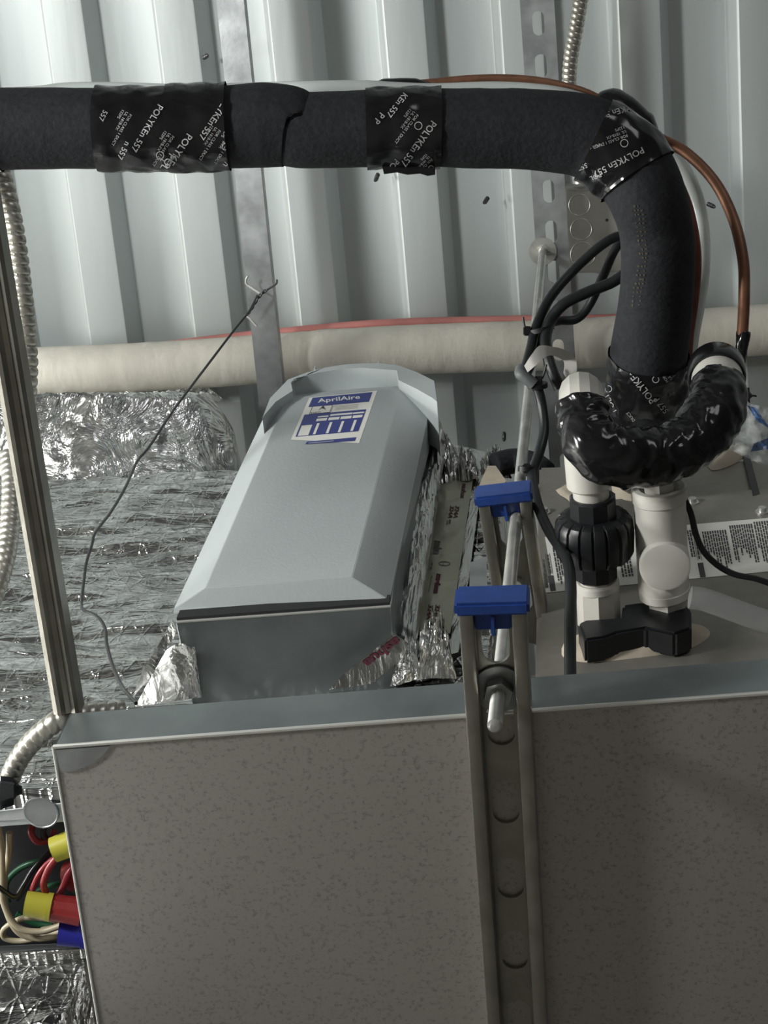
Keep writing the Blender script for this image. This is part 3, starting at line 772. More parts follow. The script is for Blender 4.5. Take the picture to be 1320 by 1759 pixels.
for i, u in enumerate([.052, .060, .068, .078]): column(u, .08, random.uniform(.6, .95))
for u in [.085, .262, .272, .283, .292]: column(u, .12, .85, .006)
for u in [.497, .505]: column(u, .1, .6, .005)
for i in range(10): column(.545 + i * .0082, .15, random.uniform(.55, .9))
for i in range(10): column(.637 + i * .0078, .08, random.uniform(.5, .85))
for i in range(12): column(.718 + i * .0085, .05, random.uniform(.5, .95))
for u in (.025, .514):                      # boxed headings
    for a, b_ in ((u, u + .0015), (u + .013, u + .0145)): lq(ink, a, .3, b_, .68)
    column(u + .004, .32, .66, .006)
build('label_print', ink, 'ink', lo)
# black rubber end of the hidden pipe and flaps between plenum and cabinet
bk_ = [(872, 785), (900, 780), (925, 786), (940, 800), (930, 822), (870, 826)]
o = build('rubber_pipe_end', bevel(join(cable([pd(x, y, AD + .02) for x, y in [(850, 800), (885, 792), (920, 800), (935, 812)]], .013)), .0001, 1), 'foam', None, 60)
tag(o, 'stub of black rubber insulation behind the rod above the upper strut', 'pipe')
o = build('foil_scrap', sheet([pd(x, y, AD - .02) for x, y in [(838, 800), (852, 800), (870, 826), (862, 838), (820, 842)]], (0, 1, 0), .0015), 'putty', None)
tag(o, 'tan scrap of tape just above the upper blue end cap', 'tape scrap')
o = build('dark_sheet_tab', sheet([pd(x, y, AD - .02) for x, y in [(808, 966), (836, 956), (838, 1030), (806, 1030)]], (0, 1, 0), .0015), 'galv', None)
tag(o, 'dark bent metal tab between the plenum tape and the upper strut', 'metal tab')

# ================================================================== PUTTY
def blob(label, pts, dpl, depth, sd, n=40, m=10):
    cxp = sum(p[0] for p in pts) / len(pts); cyp = sum(p[1] for p in pts) / len(pts)
    ring = smooth([Vector((p[0], p[1], 0)) for p in pts + [pts[0]]], 5)[:-1]; k = len(ring); vs = [];
    for j in range(m + 1):
        f = j / m
        for r in ring:
            x = cxp + (r.x - cxp) * f; y = cyp + (r.y - cyp) * f
            p = pd(x, y, dpl); p.y -= depth * (1 - f ** 3) * (1 + .35 * fbm(p, 55, sd)) ; vs.append(p)
    mb = MB().add(vs, [(j * k + i, j * k + (i + 1) % k, (j + 1) * k + (i + 1) % k, (j + 1) * k + i) for j in range(m) for i in range(k)])
    o = build('sealing_putty', mb, 'putty', None, 180); tag(o, label, 'sealant', 'lumps of tan putty on the air handler'); return o
blob('long lump of tan putty under the black collar of the drain ports', [(965, 1114), (975, 1098), (1000, 1106), (1040, 1104), (1070, 1090), (1110, 1088), (1150, 1098), (1192, 1074), (1216, 1080), (1218, 1094), (1190, 1112), (1140, 1124), (1080, 1132), (1010, 1138), (970, 1130)], AD - .0038, .011, 2)
blob('tan putty around the black pipe where it enters behind the taped trap', [(1048, 800), (1080, 780), (1140, 775), (1160, 800), (1158, 855), (1120, 868), (1060, 862)], AD - .0005, .014, 4)
blob('smear of tan putty right of the upper strut beneath the hanging cable', [(955, 842), (985, 828), (1000, 850), (990, 872), (975, 858), (962, 850)], AD - .0005, .004, 5)
blob('tan putty below the right end of the taped trap', [(1215, 800), (1250, 785), (1278, 765), (1280, 785), (1250, 802), (1225, 808)], AD - .0005, .01, 6)

# ================================================================== BLACK INSULATED LINE
line_t = thing('insulated_line', 'thick black foam-insulated refrigerant line across the top bending down at right', 'insulated pipe')
ctr = [(-170, 228, 67, 1.3), (-60, 224, 67, 1.3), (60, 221, 67, 1.3), (180, 221, 66, 1.3), (300, 221, 66, 1.3), (400, 218, 68, 1.3), (450, 215, 70, 1.3), (495, 217, 67, 1.3), (505, 222, 64, 1.3), (540, 224, 64, 1.3), (640, 221, 65, 1.3), (740, 220, 66, 1.3),
       (820, 221, 67, 1.3), (900, 222, 68, 1.3), (960, 227, 69, 1.3), (1010, 236, 70, 1.3), (1056, 262, 71, 1.3), (1090, 296, 70, 1.3), (1113, 340, 66, 1.3), (1127, 390, 63, 1.31), (1131, 440, 63, 1.32), (1129, 500, 63, 1.34), (1122, 560, 65, 1.36), (1114, 620, 67, 1.38), (1112, 680, 70, 1.41), (1112, 740, 68, 1.45), (1112, 800, 60, 1.51)]
build('foam_sleeve', tube(smooth([pz(x, y, 1.3) for x, y in [(-1300, 262), (-700, 248), (-168, 228)]], 8), W2(67, 1.3), 40), 'foam', line_t, 60)
cp3 = [pz(x, y, z) for x, y, r, z in ctr]; rr3 = [W2(r, z) for x, y, r, z in ctr]
dense_p = []; dense_r = []
sm3 = smooth(cp3, 10)
for i in range(len(sm3)):
    k = i / 10; j = min(int(k), len(rr3) - 2); dense_p.append(sm3[i]); dense_r.append(rr3[j] * (1 - (k - j)) + rr3[j + 1] * (k - j))
def seg_tube(i0, i1, extra, sg=48, taper=False, wr=0, sd=0, ragged=0, caps=True):
    P = dense_p[i0:i1 + 1]; R = dense_r[i0:i1 + 1]; n = len(P)
    def f(t, s, a):
        k = t * (n - 1); j = min(int(k), n - 2); r = R[j] * (1 - (k - j)) + R[j + 1] * (k - j)
        v = r + extra
        v += wr * fbm((s * 1.0, math.cos(a) * .05, math.sin(a) * .05), 38, sd) if wr else .0004 * fbm((s, a * .03, 0), 40, sd)
        return v
    return tube(P, f, sg, caps)
t = line_t
# split sleeves: left one ends at the ragged butt joint
jl = 75
def ragged(mb, seg, end, amp, sd):
    n = len(mb.v) // seg
    for k in range(seg):
        a = 2 * math.pi * k / seg; i = (n - 1) * seg + k if end else k
        t_ = (mb.v[i] - mb.v[i - seg]).normalized() if end else (mb.v[i] - mb.v[i + seg]).normalized()
        mb.v[i] += t_ * amp * (fbm((math.cos(a), math.sin(a), sd), 2.3, sd))
    return mb
A_ = seg_tube(0, jl, .0008, sd=1); ragged(A_, 48, True, .009, 3)
B_ = seg_tube(jl + 2, len(dense_p) - 1, 0, sd=2); ragged(B_, 48, False, .007, 5)
s1 = build('foam_sleeve', A_, 'foam', t, 180); s2 = build('foam_sleeve', B_, 'foam', t, 180)
cor = build('inner_core', seg_tube(jl - 3, jl + 5, -.006, sd=6), 'tie', t, 180)
def band(i0, i1, label=None, wr=.0012, sd=1, ex=.0016, tilt=0, nm=None):
    P = dense_p[i0:i1 + 1]; R = dense_r[i0:i1 + 1]
    PP, Ln = resample(P, .0022); n = len(PP)
    def f(t_, s, a):
        k = t_ * (len(R) - 1); j = min(int(k), len(R) - 2); r = R[j] * (1 - (k - j)) + R[j + 1] * (k - j)
        return r + ex + wr * (fbm((s * .9 + .3 * math.cos(a) * .05, math.cos(a) * .04, math.sin(a) * .04), 42, sd) ) + .0005 * math.sin(s * 260 + 3 * fbm((s, a, 0), 4, sd))
    o = build('tape_band', tube(PP, f, 72, False), 'tape', t, 180)
    return o
b1 = band(29, 41, sd=2, wr=.0013, ex=.0028); b1b = band(39, 49, sd=3, ex=.0038, wr=.0012)
b2 = band(99, 112, sd=4); b3 = band(152, 172, sd=5, ex=.0022, wr=.0016); b4 = band(228, 262, sd=6, wr=.0022)
b0 = band(0, 15, sd=9)
bv = bvh_of(b1, b1b, b2, b3, b4)
pr = pr1 = MB(); P_ = 'POLYKEn 557'
SP = ['FOR CLASS 1 DUCT', 'UL 181B-FX', '122PS']
# band at left
letters(pr, '557', 178, 188, 118, 9, bv)
letters(pr, P_, 272, 178, 121, 11, bv); letters(pr, 'n 557', 216, 242, 118, 10, bv)
letters(pr, 'POLYKEn', 322, 228, 124, 12, bv); letters(pr, 'OLYKEn 557', 388, 166, 124, 11, bv)
letters(pr, 'POLY', 292, 262, 124, 12, bv)
smallprint(pr, 223, 195, 121, 5, SP, bv); smallprint(pr, 296, 232, 124, 5, SP, bv); smallprint(pr, 402, 228, 124, 5, SP, bv); smallprint(pr, 376, 222, 124, 5, SP, bv)
ringmark(pr, 275, 267, 7, bv); ringmark(pr, 387, 252, 6, bv); letters(pr, 'KEn', 398, 262, 126, 11, bv); letters(pr, 'L', 278, 272, 124, 8, bv)
# middle band
pr = pr2 = MB()
letters(pr, 'KEn 557', 694, 158, 128, 10, bv); letters(pr, 'P P', 654, 192, 128, 11, bv)
letters(pr, P_, 742, 206, 126, 12, bv, sx=.92); letters(pr, 'POL', 680, 272, 130, 10, bv)
smallprint(pr, 716, 195, 128, 5, SP, bv); ringmark(pr, 719, 216, 7, bv); ringmark(pr, 741, 289, 5, bv); smallprint(pr, 741, 272, 135, 4, SP, bv)
# bend band
pr = pr3 = MB()
letters(pr, P_, 1104, 252, 153, 11, bv, sx=1.05); letters(pr, 'YKEn 557', 1082, 180, 163, 10, bv); letters(pr, '557', 1028, 192, 165, 11, bv)
smallprint(pr, 1078, 230, 160, 5, SP, bv); ringmark(pr, 1073, 246, 7, bv); ringmark(pr, 1061, 330, 6, bv); smallprint(pr, 1030, 246, 160, 5, SP[:1], bv)
letters(pr, '557', 1008, 280, 158, 8, bv); letters(pr, 'P', 986, 284, 160, 9, bv); letters(pr, 'CL', 1086, 342, 165, 8, bv); letters(pr, 'POL', 1032, 296, 158, 8, bv)
# lower band on the upright part
pr = pr4 = MB()
letters(pr, P_, 1128, 688, 232, 12, bv, sx=.95); letters(pr, '557 P', 1150, 706, 232, 10, bv); letters(pr, 'POLYKEn', 1060, 706, 244, 10, bv)
smallprint(pr, 1150, 655, 232, 5, SP, bv); ringmark(pr, 1127, 652, 6, bv); ringmark(pr, 1046, 668, 6, bv); letters(pr, 'DUCT', 1092, 722, 232, 5, bv)
for q_, b_ in ((pr1, b1), (pr2, b2), (pr3, b3), (pr4, b4)): build('lettering', q_, 'print', b_)
gd = MB(); bv2 = bvh_of(s2)
# faded gold print on the sleeve, illegible blocks
random.seed(5)
for i in range(24):
    y = 352 + i * 7.4; x = 1088 + 9 * math.sin(min(1, i / 12) * 1.5) - max(0, i - 12) * 1.1
    for j in range(3):
        if random.random() < .8:
            xx = x + j * 6 + random.uniform(-1, 1); drape(gd, [(xx, y), (xx + random.uniform(2, 5), y + 1), (xx + 3, y + random.uniform(2, 5.5)), (xx, y + 3)], [(0, 1, 2, 3)], bv2, .0006)
g_ = build('faded_print', gd, 'gold', s2)
# torn hanging tape under the middle band
fl_ = [(656, 282), (748, 284), (748, 300), (735, 302), (722, 298), (700, 300), (682, 296), (660, 299)]
build('tape_flap', sheet([pz(x, y, 1.30 - .004) for x, y in fl_], FWD, .0008), 'tape', t)
yl = [(640, 142), (722, 137), (722, 152), (700, 156), (640, 157)]

# ================================================================== SMALL LINES ALONGSIDE
o = cable([pz(x, y, z) for x, y, z in [(600, 156, 1.36), (680, 150, 1.355), (740, 145, 1.355), (800, 139, 1.355), (860, 137, 1.355), (920, 141, 1.355), (975, 152, 1.355), (1020, 168, 1.36), (1080, 205, 1.372), (1130, 236, 1.372), (1180, 263, 1.36), (1228, 312, 1.35), (1260, 375, 1.34), (1277, 445, 1.33), (1279, 510, 1.33), (1276, 575, 1.34)]], .0047, 10, 14)
t = thing('copper_tube', 'bare brown copper tube bowing out to the right of the black line', 'copper pipe')
build('tube', o, 'copper', t)
tp_, _ = resample(smooth([pz(x, y, z) for x, y, z in [(1278, 570, 1.34), (1275, 595, 1.34), (1270, 622, 1.35), (1262, 650, 1.36), (1256, 668, 1.37)]], 8), .002)
c_ = build('tape_wrap', tube(tp_, lambda t_, s, a: .0056 + .0009 * fbm((s, math.cos(a) * .01, math.sin(a) * .01), 150, 3) - .001 * t_, 20), 'wrap', t, 180); c_['label'] = 'black tape wrapped end'
o = build('copper_tube', cable([pz(x, y, z) for x, y, z in [(1060, 215, 1.375), (1100, 245, 1.37), (1128, 270, 1.365), (1158, 305, 1.355), (1180, 355, 1.35), (1192, 410, 1.35), (1195, 460, 1.36), (1190, 520, 1.38), (1182, 580, 1.40), (1178, 650, 1.43)]], .0052, 10, 14), 'darkcopper')
tag(o, 'dark reddish copper tube hugging the right side of the black line', 'copper pipe')
o = build('clear_tube', cable([pz(x, y, z) for x, y, z in [(-1200, 195, 1.345), (-400, 178, 1.345), (20, 163, 1.345), (110, 155, 1.35), (200, 154, 1.35), (300, 157, 1.35), (420, 155, 1.365), (520, 152, 1.345), (620, 151, 1.345), (740, 156, 1.345), (860, 153, 1.345), (960, 162, 1.345), (1030, 184, 1.36), (1090, 216, 1.39), (1135, 244, 1.39), (1172, 285, 1.38), (1197, 340, 1.37), (1208, 400, 1.37), (1208, 460, 1.375), (1200, 520, 1.39), (1190, 575, 1.41), (1184, 622, 1.43)]], .0062, 10, 16), 'vinyl')
tag(o, 'clear vinyl tube following the black line round its bend', 'tube')
# bands also reach over the lines: short saddles of tape
def saddle(pts, z, r, lab=None, nm='tape_saddle'):
    P_s, _ = resample(smooth([pz(x, y, z) for x, y in pts], 8), .002)
    o = build(nm, tube(P_s, lambda t_, s, a: r * (.35 + .65 * min(1, 4 * t_, 4 - 4 * t_) ** .5) * (1 + .08 * fbm((s, math.cos(a) * .02, math.sin(a) * .02), 60, 7)), 28, False), 'tape', bpy.data.objects['insulated_line'], 180)
    return o
saddle([(636, 158), (690, 156), (741, 155)], 1.352, .0100); saddle([(1016, 178), (1062, 204), (1118, 250)], 1.366, .0205)
saddle([(1178, 618), (1176, 660), (1170, 700)], 1.428, .0105)

# ================================================================== WHITE DRAIN FITTINGS
hL = pd(1030, 1085, AD).z - CAM.z - .004
hR = hL
def L3(px, py): return ph(px, py, hL)
Y_ = Vector((0, -1, 0))
def along(p, q): return (q - p).normalized()
t = thing('port_collar', 'black rubber collar block between the putty and the two drain ports', 'collar')
pc_ = [pd(x, y, AD - .026) for x, y in [(993, 1070), (1005, 1064), (1068, 1060), (1070, 1038), (1100, 1034), (1180, 1038), (1188, 1046), (1189, 1078), (1160, 1088), (1110, 1078), (1060, 1086), (1040, 1094), (1005, 1099)]]
build('collar_body', bevel(sheet(pc_, (0, 1, 0), .0215), .002, 2), 'pvcblack', t)
def fit(par, name, px0, py0, px1, py1, r, m, seg=28, ribs=None, prof=None, hole=0, h=None):
    h = hL if h is None else h
    a, b = ph(px0, py0, h), ph(px1, py1, h); ln = (b - a).length; e = min(.0016, ln * .2)
    pr_ = prof(ln) if prof else [(0, r - e), (e, r), (ln - e, r), (ln, r - e)] + ([(ln, hole), (ln - .004, hole)] if hole else [])
    return build(name, revolve(a, b - a, pr_, seg, ribs, start=up), m, par, 30)
t = thing('drain_union', 'white drain stub with a ribbed black union nut beside the cleanout', 'drain fitting')
hexr = lambda r: (lambda d, rr, a: rr / max(math.cos((a + .3) % (math.pi / 4) - math.pi / 8), .5) * math.cos(math.pi / 8))
fit(t, 'threaded_adapter', 1030, 1075, 1027, 1000, .0168, 'pvc', 8)
fit(t, 'adapter_ring', 1028, 1012, 1026, 996, .0170, 'pvc', 32, hole=.0140)
fit(t, 'pipe', 1026, 1004, 1024, 975, .0133, 'pvc')
fit(t, 'union_collar', 1024, 992, 1022, 944, .0172, 'pvcblack', 10)
def nutrib(d, r, a):
    q = (a * 18 / (2 * math.pi)) % 1; g = 1 if q < .78 else .94
    return r * g
fit(t, 'union_nut', 1023, 958, 1020, 884, .030, 'pvcblack', 144, ribs=nutrib, prof=lambda ln: [(0, .0225), (.002, .0275), (.006, .0298), (ln * .55, .0305), (ln - .006, .0295), (ln - .002, .0268), (ln, .022)])
fit(t, 'union_collar', 1020, 890, 1018, 852, .0182, 'pvcblack', 10, hole=.0142)
fit(t, 'pipe', 1018, 870, 1013, 822, .0137, 'pvc')
fit(t, 'coupling', 1013, 836, 1006, 752, .0170, 'pvc', 32)
el, _ = resample(smooth([L3(1007, 775), L3(1004, 730), ph(1001, 706, hL + .004), ph(1000, 690, hL + .018), ph(999, 676, hL + .05)], 8), .003)
build('elbow', tube(el, lambda t_, s, a: .0172, 14), 'pvc', t, 25)

t = thing('wrapped_trap', 'U-shaped drain trap wrapped in glossy black tape sagging under the black line', 'drain trap')
zt = (L3(1008, 730) - CAM).dot(FWD)
tr = [(1003, 700, zt - .004, 46), (1006, 728, zt - .012, 46), (1018, 762, zt - .022, 53), (1052, 782, zt - .024, 54), (1098, 786, zt - .02, 51), (1145, 780, zt - .014, 50), (1188, 758, zt - .008, 50), (1218, 724, zt, 53), (1233, 692, zt + .012, 50), (1234, 664, zt + .03, 46)]
tp_, _ = resample(smooth([pz(x, y, z) for x, y, z, r in tr], 10), .0016)
rl = [W2(r, z) for x, y, z, r in tr]
def trr(t_, s, a):
    k = t_ * (len(rl) - 1); j = min(int(k), len(rl) - 2); r = rl[j] * (1 - (k - j)) + rl[j + 1] * (k - j)
    wv_ = s * 420 + 2.5 * math.sin(a) + 6 * fbm((s * .6, math.cos(a) * .03, math.sin(a) * .03), 30, 4)
    return r + .0006 * math.sin(wv_) + .0016 * fbm((s * 2.4, math.cos(a) * .03, math.sin(a) * .03), 42, 2)
wr = build('tape_wrapping', tube(tp_, trr, 72), 'wrap', t, 180); wr['label'] = 'glossy creased black tape'
e0, e1 = tp_[-4], pz(1231, 640, zt + .055)
dr = (e1 - e0).normalized()
build('pipe_end', revolve(tp_[-1] - dr * .004, dr, [(0, .0195), (.034, .0195), (.034, .017)], 36), 'pvc', t)
build('rubber_band', revolve(tp_[-1] + dr * .014, dr, [(0, .0165), (0, .0212), (.003, .0222), (.022, .0220), (.026, .0205), (.026, .0165)], 36), 'tape', t)
o = build('plastic_tab', bevel(hexa([pz(x, y, 1.42) for x, y in [(1262, 664), (1300, 667), (1301, 694), (1275, 690)]], [pz(x, y, 1.455) for x, y in [(1262, 664), (1300, 667), (1301, 694), (1275, 690)]]), .006, 3), 'pvcblack', t)

t = thing('cleanout_tee', 'white cleanout fitting with round cap facing down, right of the black union', 'drain fitting')
fit(t, 'hex_adapter', 1148, 1058, 1144, 1014, .0158, 'pvc', 6)
fit(t, 'socket_rim', 1143, 1024, 1141, 1006, .0200, 'pvc', 40)
fit(t, 'tee_body', 1141, 1018, 1133, 846, .0196, 'pvc', 48)
fit(t, 'socket_rim', 1134, 860, 1132, 836, .0208, 'pvc', 40, hole=.015)
fit(t, 'cleanout_plug', 1133, 846, 1131, 822, .0125, 'pvc', 6)
cpz = ph(1140, 952, hR); m_ = Vector((0, 0, -1))
vd = (CAM - cpz).normalized(); axc = (m_ * .9 + vd * .12).normalized()
build('branch_cap', revolve(cpz, axc, [(0, .0192), (.0225, .0192), (.0250, .0188), (.0256, .0170), (.0256, .001)], 48), 'pvc', t)

# clear tube leaving to the right, low
o = build('clear_tube', cable([ph(x, y, 1.10) for x, y in [(1186, 1026), (1210, 1030), (1250, 1044), (1300, 1062), (1360, 1080)]], .0088, 8, 20), 'vinyl2')
tag(o, 'wide clear vinyl tube leaving the frame at right above the pan rim', 'tube')
# float switch leads
for k_, dx in enumerate((0, 4)):
    o = build('thin_wire', cable([pz(x + dx * .7, y - dx * .6, 1.235) for x, y in [(1158, 822), (1170, 850), (1185, 880), (1195, 920), (1208, 948), (1232, 972), (1262, 988), (1300, 996), (1345, 1012)]], .0017, 8, 8), 'wblk')
    tag(o, 'thin black lead dangling from the cleanout off to the right edge, ' + ('lower' if k_ == 0 else 'upper') + ' of the pair', 'wire', 'float switch leads')

# plastic bag with blue print at the right edge
t = thing('plastic_bag', 'crinkled clear plastic bag with blue print at the right edge', 'plastic bag')
nx, ny = 26, 26; vs = []
A4 = [(1272, 690), (1345, 705), (1350, 815), (1262, 772)]
for j in range(ny + 1):
    for i in range(nx + 1):
        u, v = i / nx, j / ny
        x = (A4[0][0] * (1 - u) + A4[1][0] * u) * (1 - v) + (A4[3][0] * (1 - u) + A4[2][0] * u) * v
        y = (A4[0][1] * (1 - u) + A4[1][1] * u) * (1 - v) + (A4[3][1] * (1 - u) + A4[2][1] * u) * v
        vs.append(pz(x, y, 1.33 + .02 * fbm((u, v, 0), 3, 3)))
bm_ = MB().add(vs, [(j * (nx + 1) + i, j * (nx + 1) + i + 1, (j + 1) * (nx + 1) + i + 1, (j + 1) * (nx + 1) + i) for j in range(ny) for i in range(nx)])
b = MB(); b.v = [v + FWD * .012 for v in bm_.v]; b.f = [tuple(reversed(f)) for f in bm_.f]
bag = build('film', join(bm_, b), 'bag', t, 180); bvg = bvh_of(bag); bp_ = MB()
vs, fs = dense([(1284, 682 + 14), (1298, 700), (1326, 738), (1300, 722)], 4, 3); drape(bp_, vs, fs, bvg, .001)
vs, fs = dense([(1296, 762), (1345, 742), (1345, 768), (1290, 776)], 8, 3); drape(bp_, vs, fs, bvg, .001)
build('blue_print', bp_, 'bagblue', t)

# ================================================================== BLACK CABLES, TIES, RIBBON
CZ = 1.42
def cab_(pts, r, label, m='cable', name='power_cable', group='black cables looping behind the bend'):
    o = build(name, cable([pz(x, y, z) for x, y, z in pts], r, 10, 14), m); tag(o, label, 'cable', group); return o
cab_([(1090, 408, 1.43), (1062, 406, 1.43), (1030, 424, 1.43), (985, 465, 1.43), (945, 512, 1.42), (922, 560, 1.41), (912, 600, 1.40), (903, 632, 1.39), (897, 648, 1.385)], .0044, 'highest of the black cables arching left from behind the black line')
cab_([(1076, 405, 1.45), (1056, 430, 1.45), (1036, 475, 1.45), (1012, 525, 1.455), (990, 548, 1.455), (960, 551, 1.45), (936, 560, 1.435), (925, 585, 1.42), (922, 605, 1.41), (914, 622, 1.40), (906, 640, 1.395)], .0042, 'black cable dropping steeply from the bend and curling under the others')
cab_([(1075, 470, 1.41), (1050, 486, 1.41), (1010, 502, 1.41), (970, 522, 1.41), (948, 548, 1.41), (938, 580, 1.40), (941, 610, 1.39), (950, 640, 1.385), (962, 668, 1.385)], .0050, 'lowest black cable, running left below the arch to the ribbon')
cab_([(893, 640, 1.375), (902, 648, 1.375), (915, 660, 1.375), (925, 670, 1.375), (932, 700, 1.375), (935, 740, 1.37), (926, 780, 1.36), (915, 815, 1.34), (922, 860, 1.30), (940, 905, 1.265), (962, 940, 1.235), (976, 966, 1.215), (981, 1010, 1.19), (980, 1070, 1.16), (980, 1150, 1.13), (981, 1200, 1.11)], .0043, 'black cable running down past the upper strut into the pan')
o = build('cable_sleeve', cable([pz(x, y, z) for x, y, z in [(896, 634, 1.378), (895, 642, 1.372), (905, 650, 1.37), (918, 661, 1.37)]], .0052, 8, 14), 'cablegrey'); tag(o, 'short grey cable stub at the white ribbon', 'cable')
def tie(px, py, z, r, axis, label, tail):
    t = thing('cable_tie', label, 'cable tie', 'black nylon cable ties')
    c0 = pz(px, py, z); a = (RIGHT * axis[0] + DOWN * axis[1] + FWD * axis[2]).normalized()
    build('strap', revolve(c0 - a * .002, a, [(0, r - .001), (0, r), (.004, r), (.004, r - .001)], 24), 'tie', t)
    build('head', obox(c0 + RIGHT * tail[0] * r + DOWN * tail[1] * r - FWD * .003, (RIGHT, DOWN, FWD), (.0035, .004, .003), .001), 'tie', t)
    q = c0 + RIGHT * tail[0] * r + DOWN * tail[1] * r - FWD * .003
    build('tail', cable([q, q + RIGHT * tail[2] * .6 + DOWN * tail[3] * .3, q + RIGHT * tail[2] + DOWN * tail[3]], .0012, 4, 6), 'tie', t)
tie(930, 567, 1.41, .0115, (.25, 1, .1), 'black cable tie cinching the cables at the top of the bundle', (-1.05, .1, -.004, -.012))
tie(924, 662, 1.375, .0085, (.1, 1, .3), 'black cable tie just under the white ribbon', (0, -.4, .007, -.014))
tie(905, 805, 1.345, .0072, (0, 1, .1), 'black cable tie around the rod just above the upper blue cap', (.0, 0, .006, .012))
t = thing('white_ribbon', 'translucent white ribbon looped through the black cables', 'ribbon')
def ribbon(pts):
    P = smooth([pz(x, y, z) for x, y, z, w_, a in pts], 8); n = len(P); V = []
    for i, p in enumerate(P):
        k = i / 8; j = min(int(k), len(pts) - 2); f = k - j
        w_ = pts[j][3] * (1 - f) + pts[j + 1][3] * f; a = math.radians(pts[j][4] * (1 - f) + pts[j + 1][4] * f)
        d = (RIGHT * math.cos(a) + DOWN * math.sin(a) + FWD * .25) * (w_ * 1.4 / F); V += [p - d, p + d]
    mb = MB().add(V, [(2 * i, 2 * i + 2, 2 * i + 3, 2 * i + 1) for i in range(n - 1)])
    b = MB(); b.v = [v + FWD * .0006 for v in mb.v]; b.f = [tuple(reversed(f)) for f in mb.f]
    return join(mb, b)
build('band', ribbon([(904, 634, 1.36, 6, 60), (916, 620, 1.355, 9, 62), (930, 605, 1.355, 11, 70), (948, 603, 1.36, 7, 95), (968, 609, 1.375, 8, 120), (980, 622, 1.38, 10, 170), (978, 655, 1.385, 12, 180), (974, 700, 1.39, 10, 180)]), 'ribbon', t, 60)

# ================================================================== LEFT SIDE: POST, CONDUITS, WIRE
t = thing('steel_post', 'slim galvanized channel slanting down the left edge to the pan corner', 'strut')
sa, sb = ph(-82, 60, 1.00), ph(114, 1226, .945); l = (sb - sa).normalized(); wv = l.cross(up).normalized(); wv = wv if wv.x > 0 else -wv; u2 = wv.cross(l).normalized(); u2 = u2 if u2.z > 0 else -u2
ln = (sb - sa).length; hw = .0092
pr_ = [(-hw, 0), (-hw * .55, -.0035), (-hw * .25, -.0035), (0, 0), (hw * .35, .001), (hw * .75, -.001), (hw, .001), (hw, .014), (-hw, .014)]
k = len(pr_); V = [sa + wv * x + u2 * y for x, y in pr_] + [sb + wv * x + u2 * y for x, y in pr_]
build('channel_body', MB().add(V, [(i, (i + 1) % k, (i + 1) % k + k, i + k) for i in range(k)] + [tuple(range(k)), tuple(range(k, 2 * k))]), 'galvdark', t, 20)
t = thing('flexible_conduit', 'thick ribbed metal conduit beside the slim channel at the left edge', 'conduit')
build('armour', corr([pz(x, y, z) for x, y, z in [(-40, 200, 1.40), (-8, 270, 1.40), (10, 330, 1.40), (25, 400, 1.40), (36, 480, 1.41), (44, 560, 1.42), (48, 630, 1.43), (44, 700, 1.44), (34, 760, 1.44), (24, 810, 1.43)]], .0078, .0088, .16), 'conduit', t)
t = thing('flexible_conduit', 'ribbed metal conduit at the far left edge behind the slim channel', 'conduit')
build('armour', corr([pz(x, y, z) for x, y, z in [(16, 780, 1.40), (20, 830, 1.38), (17, 900, 1.36), (8, 960, 1.34), (-10, 1020, 1.33), (-40, 1080, 1.32)]], .0078, .0066, .10), 'conduit', t)
t = thing('flexible_conduit', 'ribbed metal conduit curving from the pan corner to the open wiring box', 'conduit')
build('armour', corr([ph(x, y, z) for x, y, z in [(215, 1222, .975), (150, 1227, .965), (108, 1234, .955), (72, 1258, .95), (42, 1290, .95), (24, 1320, .95), (12, 1352, .95)]], .0072, .0070, .08), 'conduit', t)
build('elbow_connector', bevel(join(hexa([ph(x, y, .925) for x, y in [(-14, 1332), (38, 1336), (38, 1378), (-14, 1396)]], [ph(x, y, .965) for x, y in [(-14, 1332), (38, 1336), (38, 1378), (-14, 1396)]])), .006, 3), 'boxdark', t)

# tie wire
t = thing('tie_wire', 'dark steel wire stretched from the plain channel down to the pan', 'wire')
wz = [(442, 508, 1.98), (428, 535, 1.95), (404, 565, 1.92), (362, 620, 1.86), (300, 702, 1.76), (256, 768, 1.68), (236, 792, 1.65), (215, 838, 1.58), (190, 880, 1.52), (164, 914, 1.46), (158, 935, 1.44), (148, 968, 1.41), (144, 1000, 1.38), (140, 1035, 1.35), (144, 1048, 1.33), (166, 1058, 1.31), (180, 1078, 1.29), (184, 1110, 1.26), (196, 1150, 1.22), (212, 1182, 1.18), (234, 1208, 1.13)]
pts3 = [pz(x, y, z) for x, y, z in wz]
build('wire', tube(resample(smooth(pts3, 6), .004)[0], .0014, 8), 'wire', t)
bO = -.168
def wl(pts): return [pc(x, y, bO) for x, y in pts]
build('wire_loop', tube(smooth(wl([(446, 504), (434, 496), (424, 488), (423, 480), (426, 474)]), 5), .0014, 8), 'wirebright', t)
build('wire_loop', tube(smooth(wl([(420, 542), (430, 548), (441, 560)]), 5), .0014, 8), 'wirebright', t)
tw = smooth(wl([(476, 480), (474, 488), (456, 500), (445, 510), (436, 524), (430, 534), (424, 540)]), 8)
build('wire_twist', tube(resample(tw, .0006)[0], lambda t_, s, a: .0018 * (1 + .35 * math.sin(a * 2 + s * 700)) if t_ > .3 else .0013, 10), 'wire', t)

# ================================================================== OPEN WIRING BOX AT LOWER LEFT
WB = 1.00
t = thing('wiring_box', 'open dark steel wiring box full of coloured wires at the lower left', 'electrical box')
bq = [(-70, 1424), (108, 1392), (148, 1632), (-60, 1652)]
fz, bz = .93, 1.03
def wb(x, y, z): return ph(x, y, .905 + (z - .94) * .9)
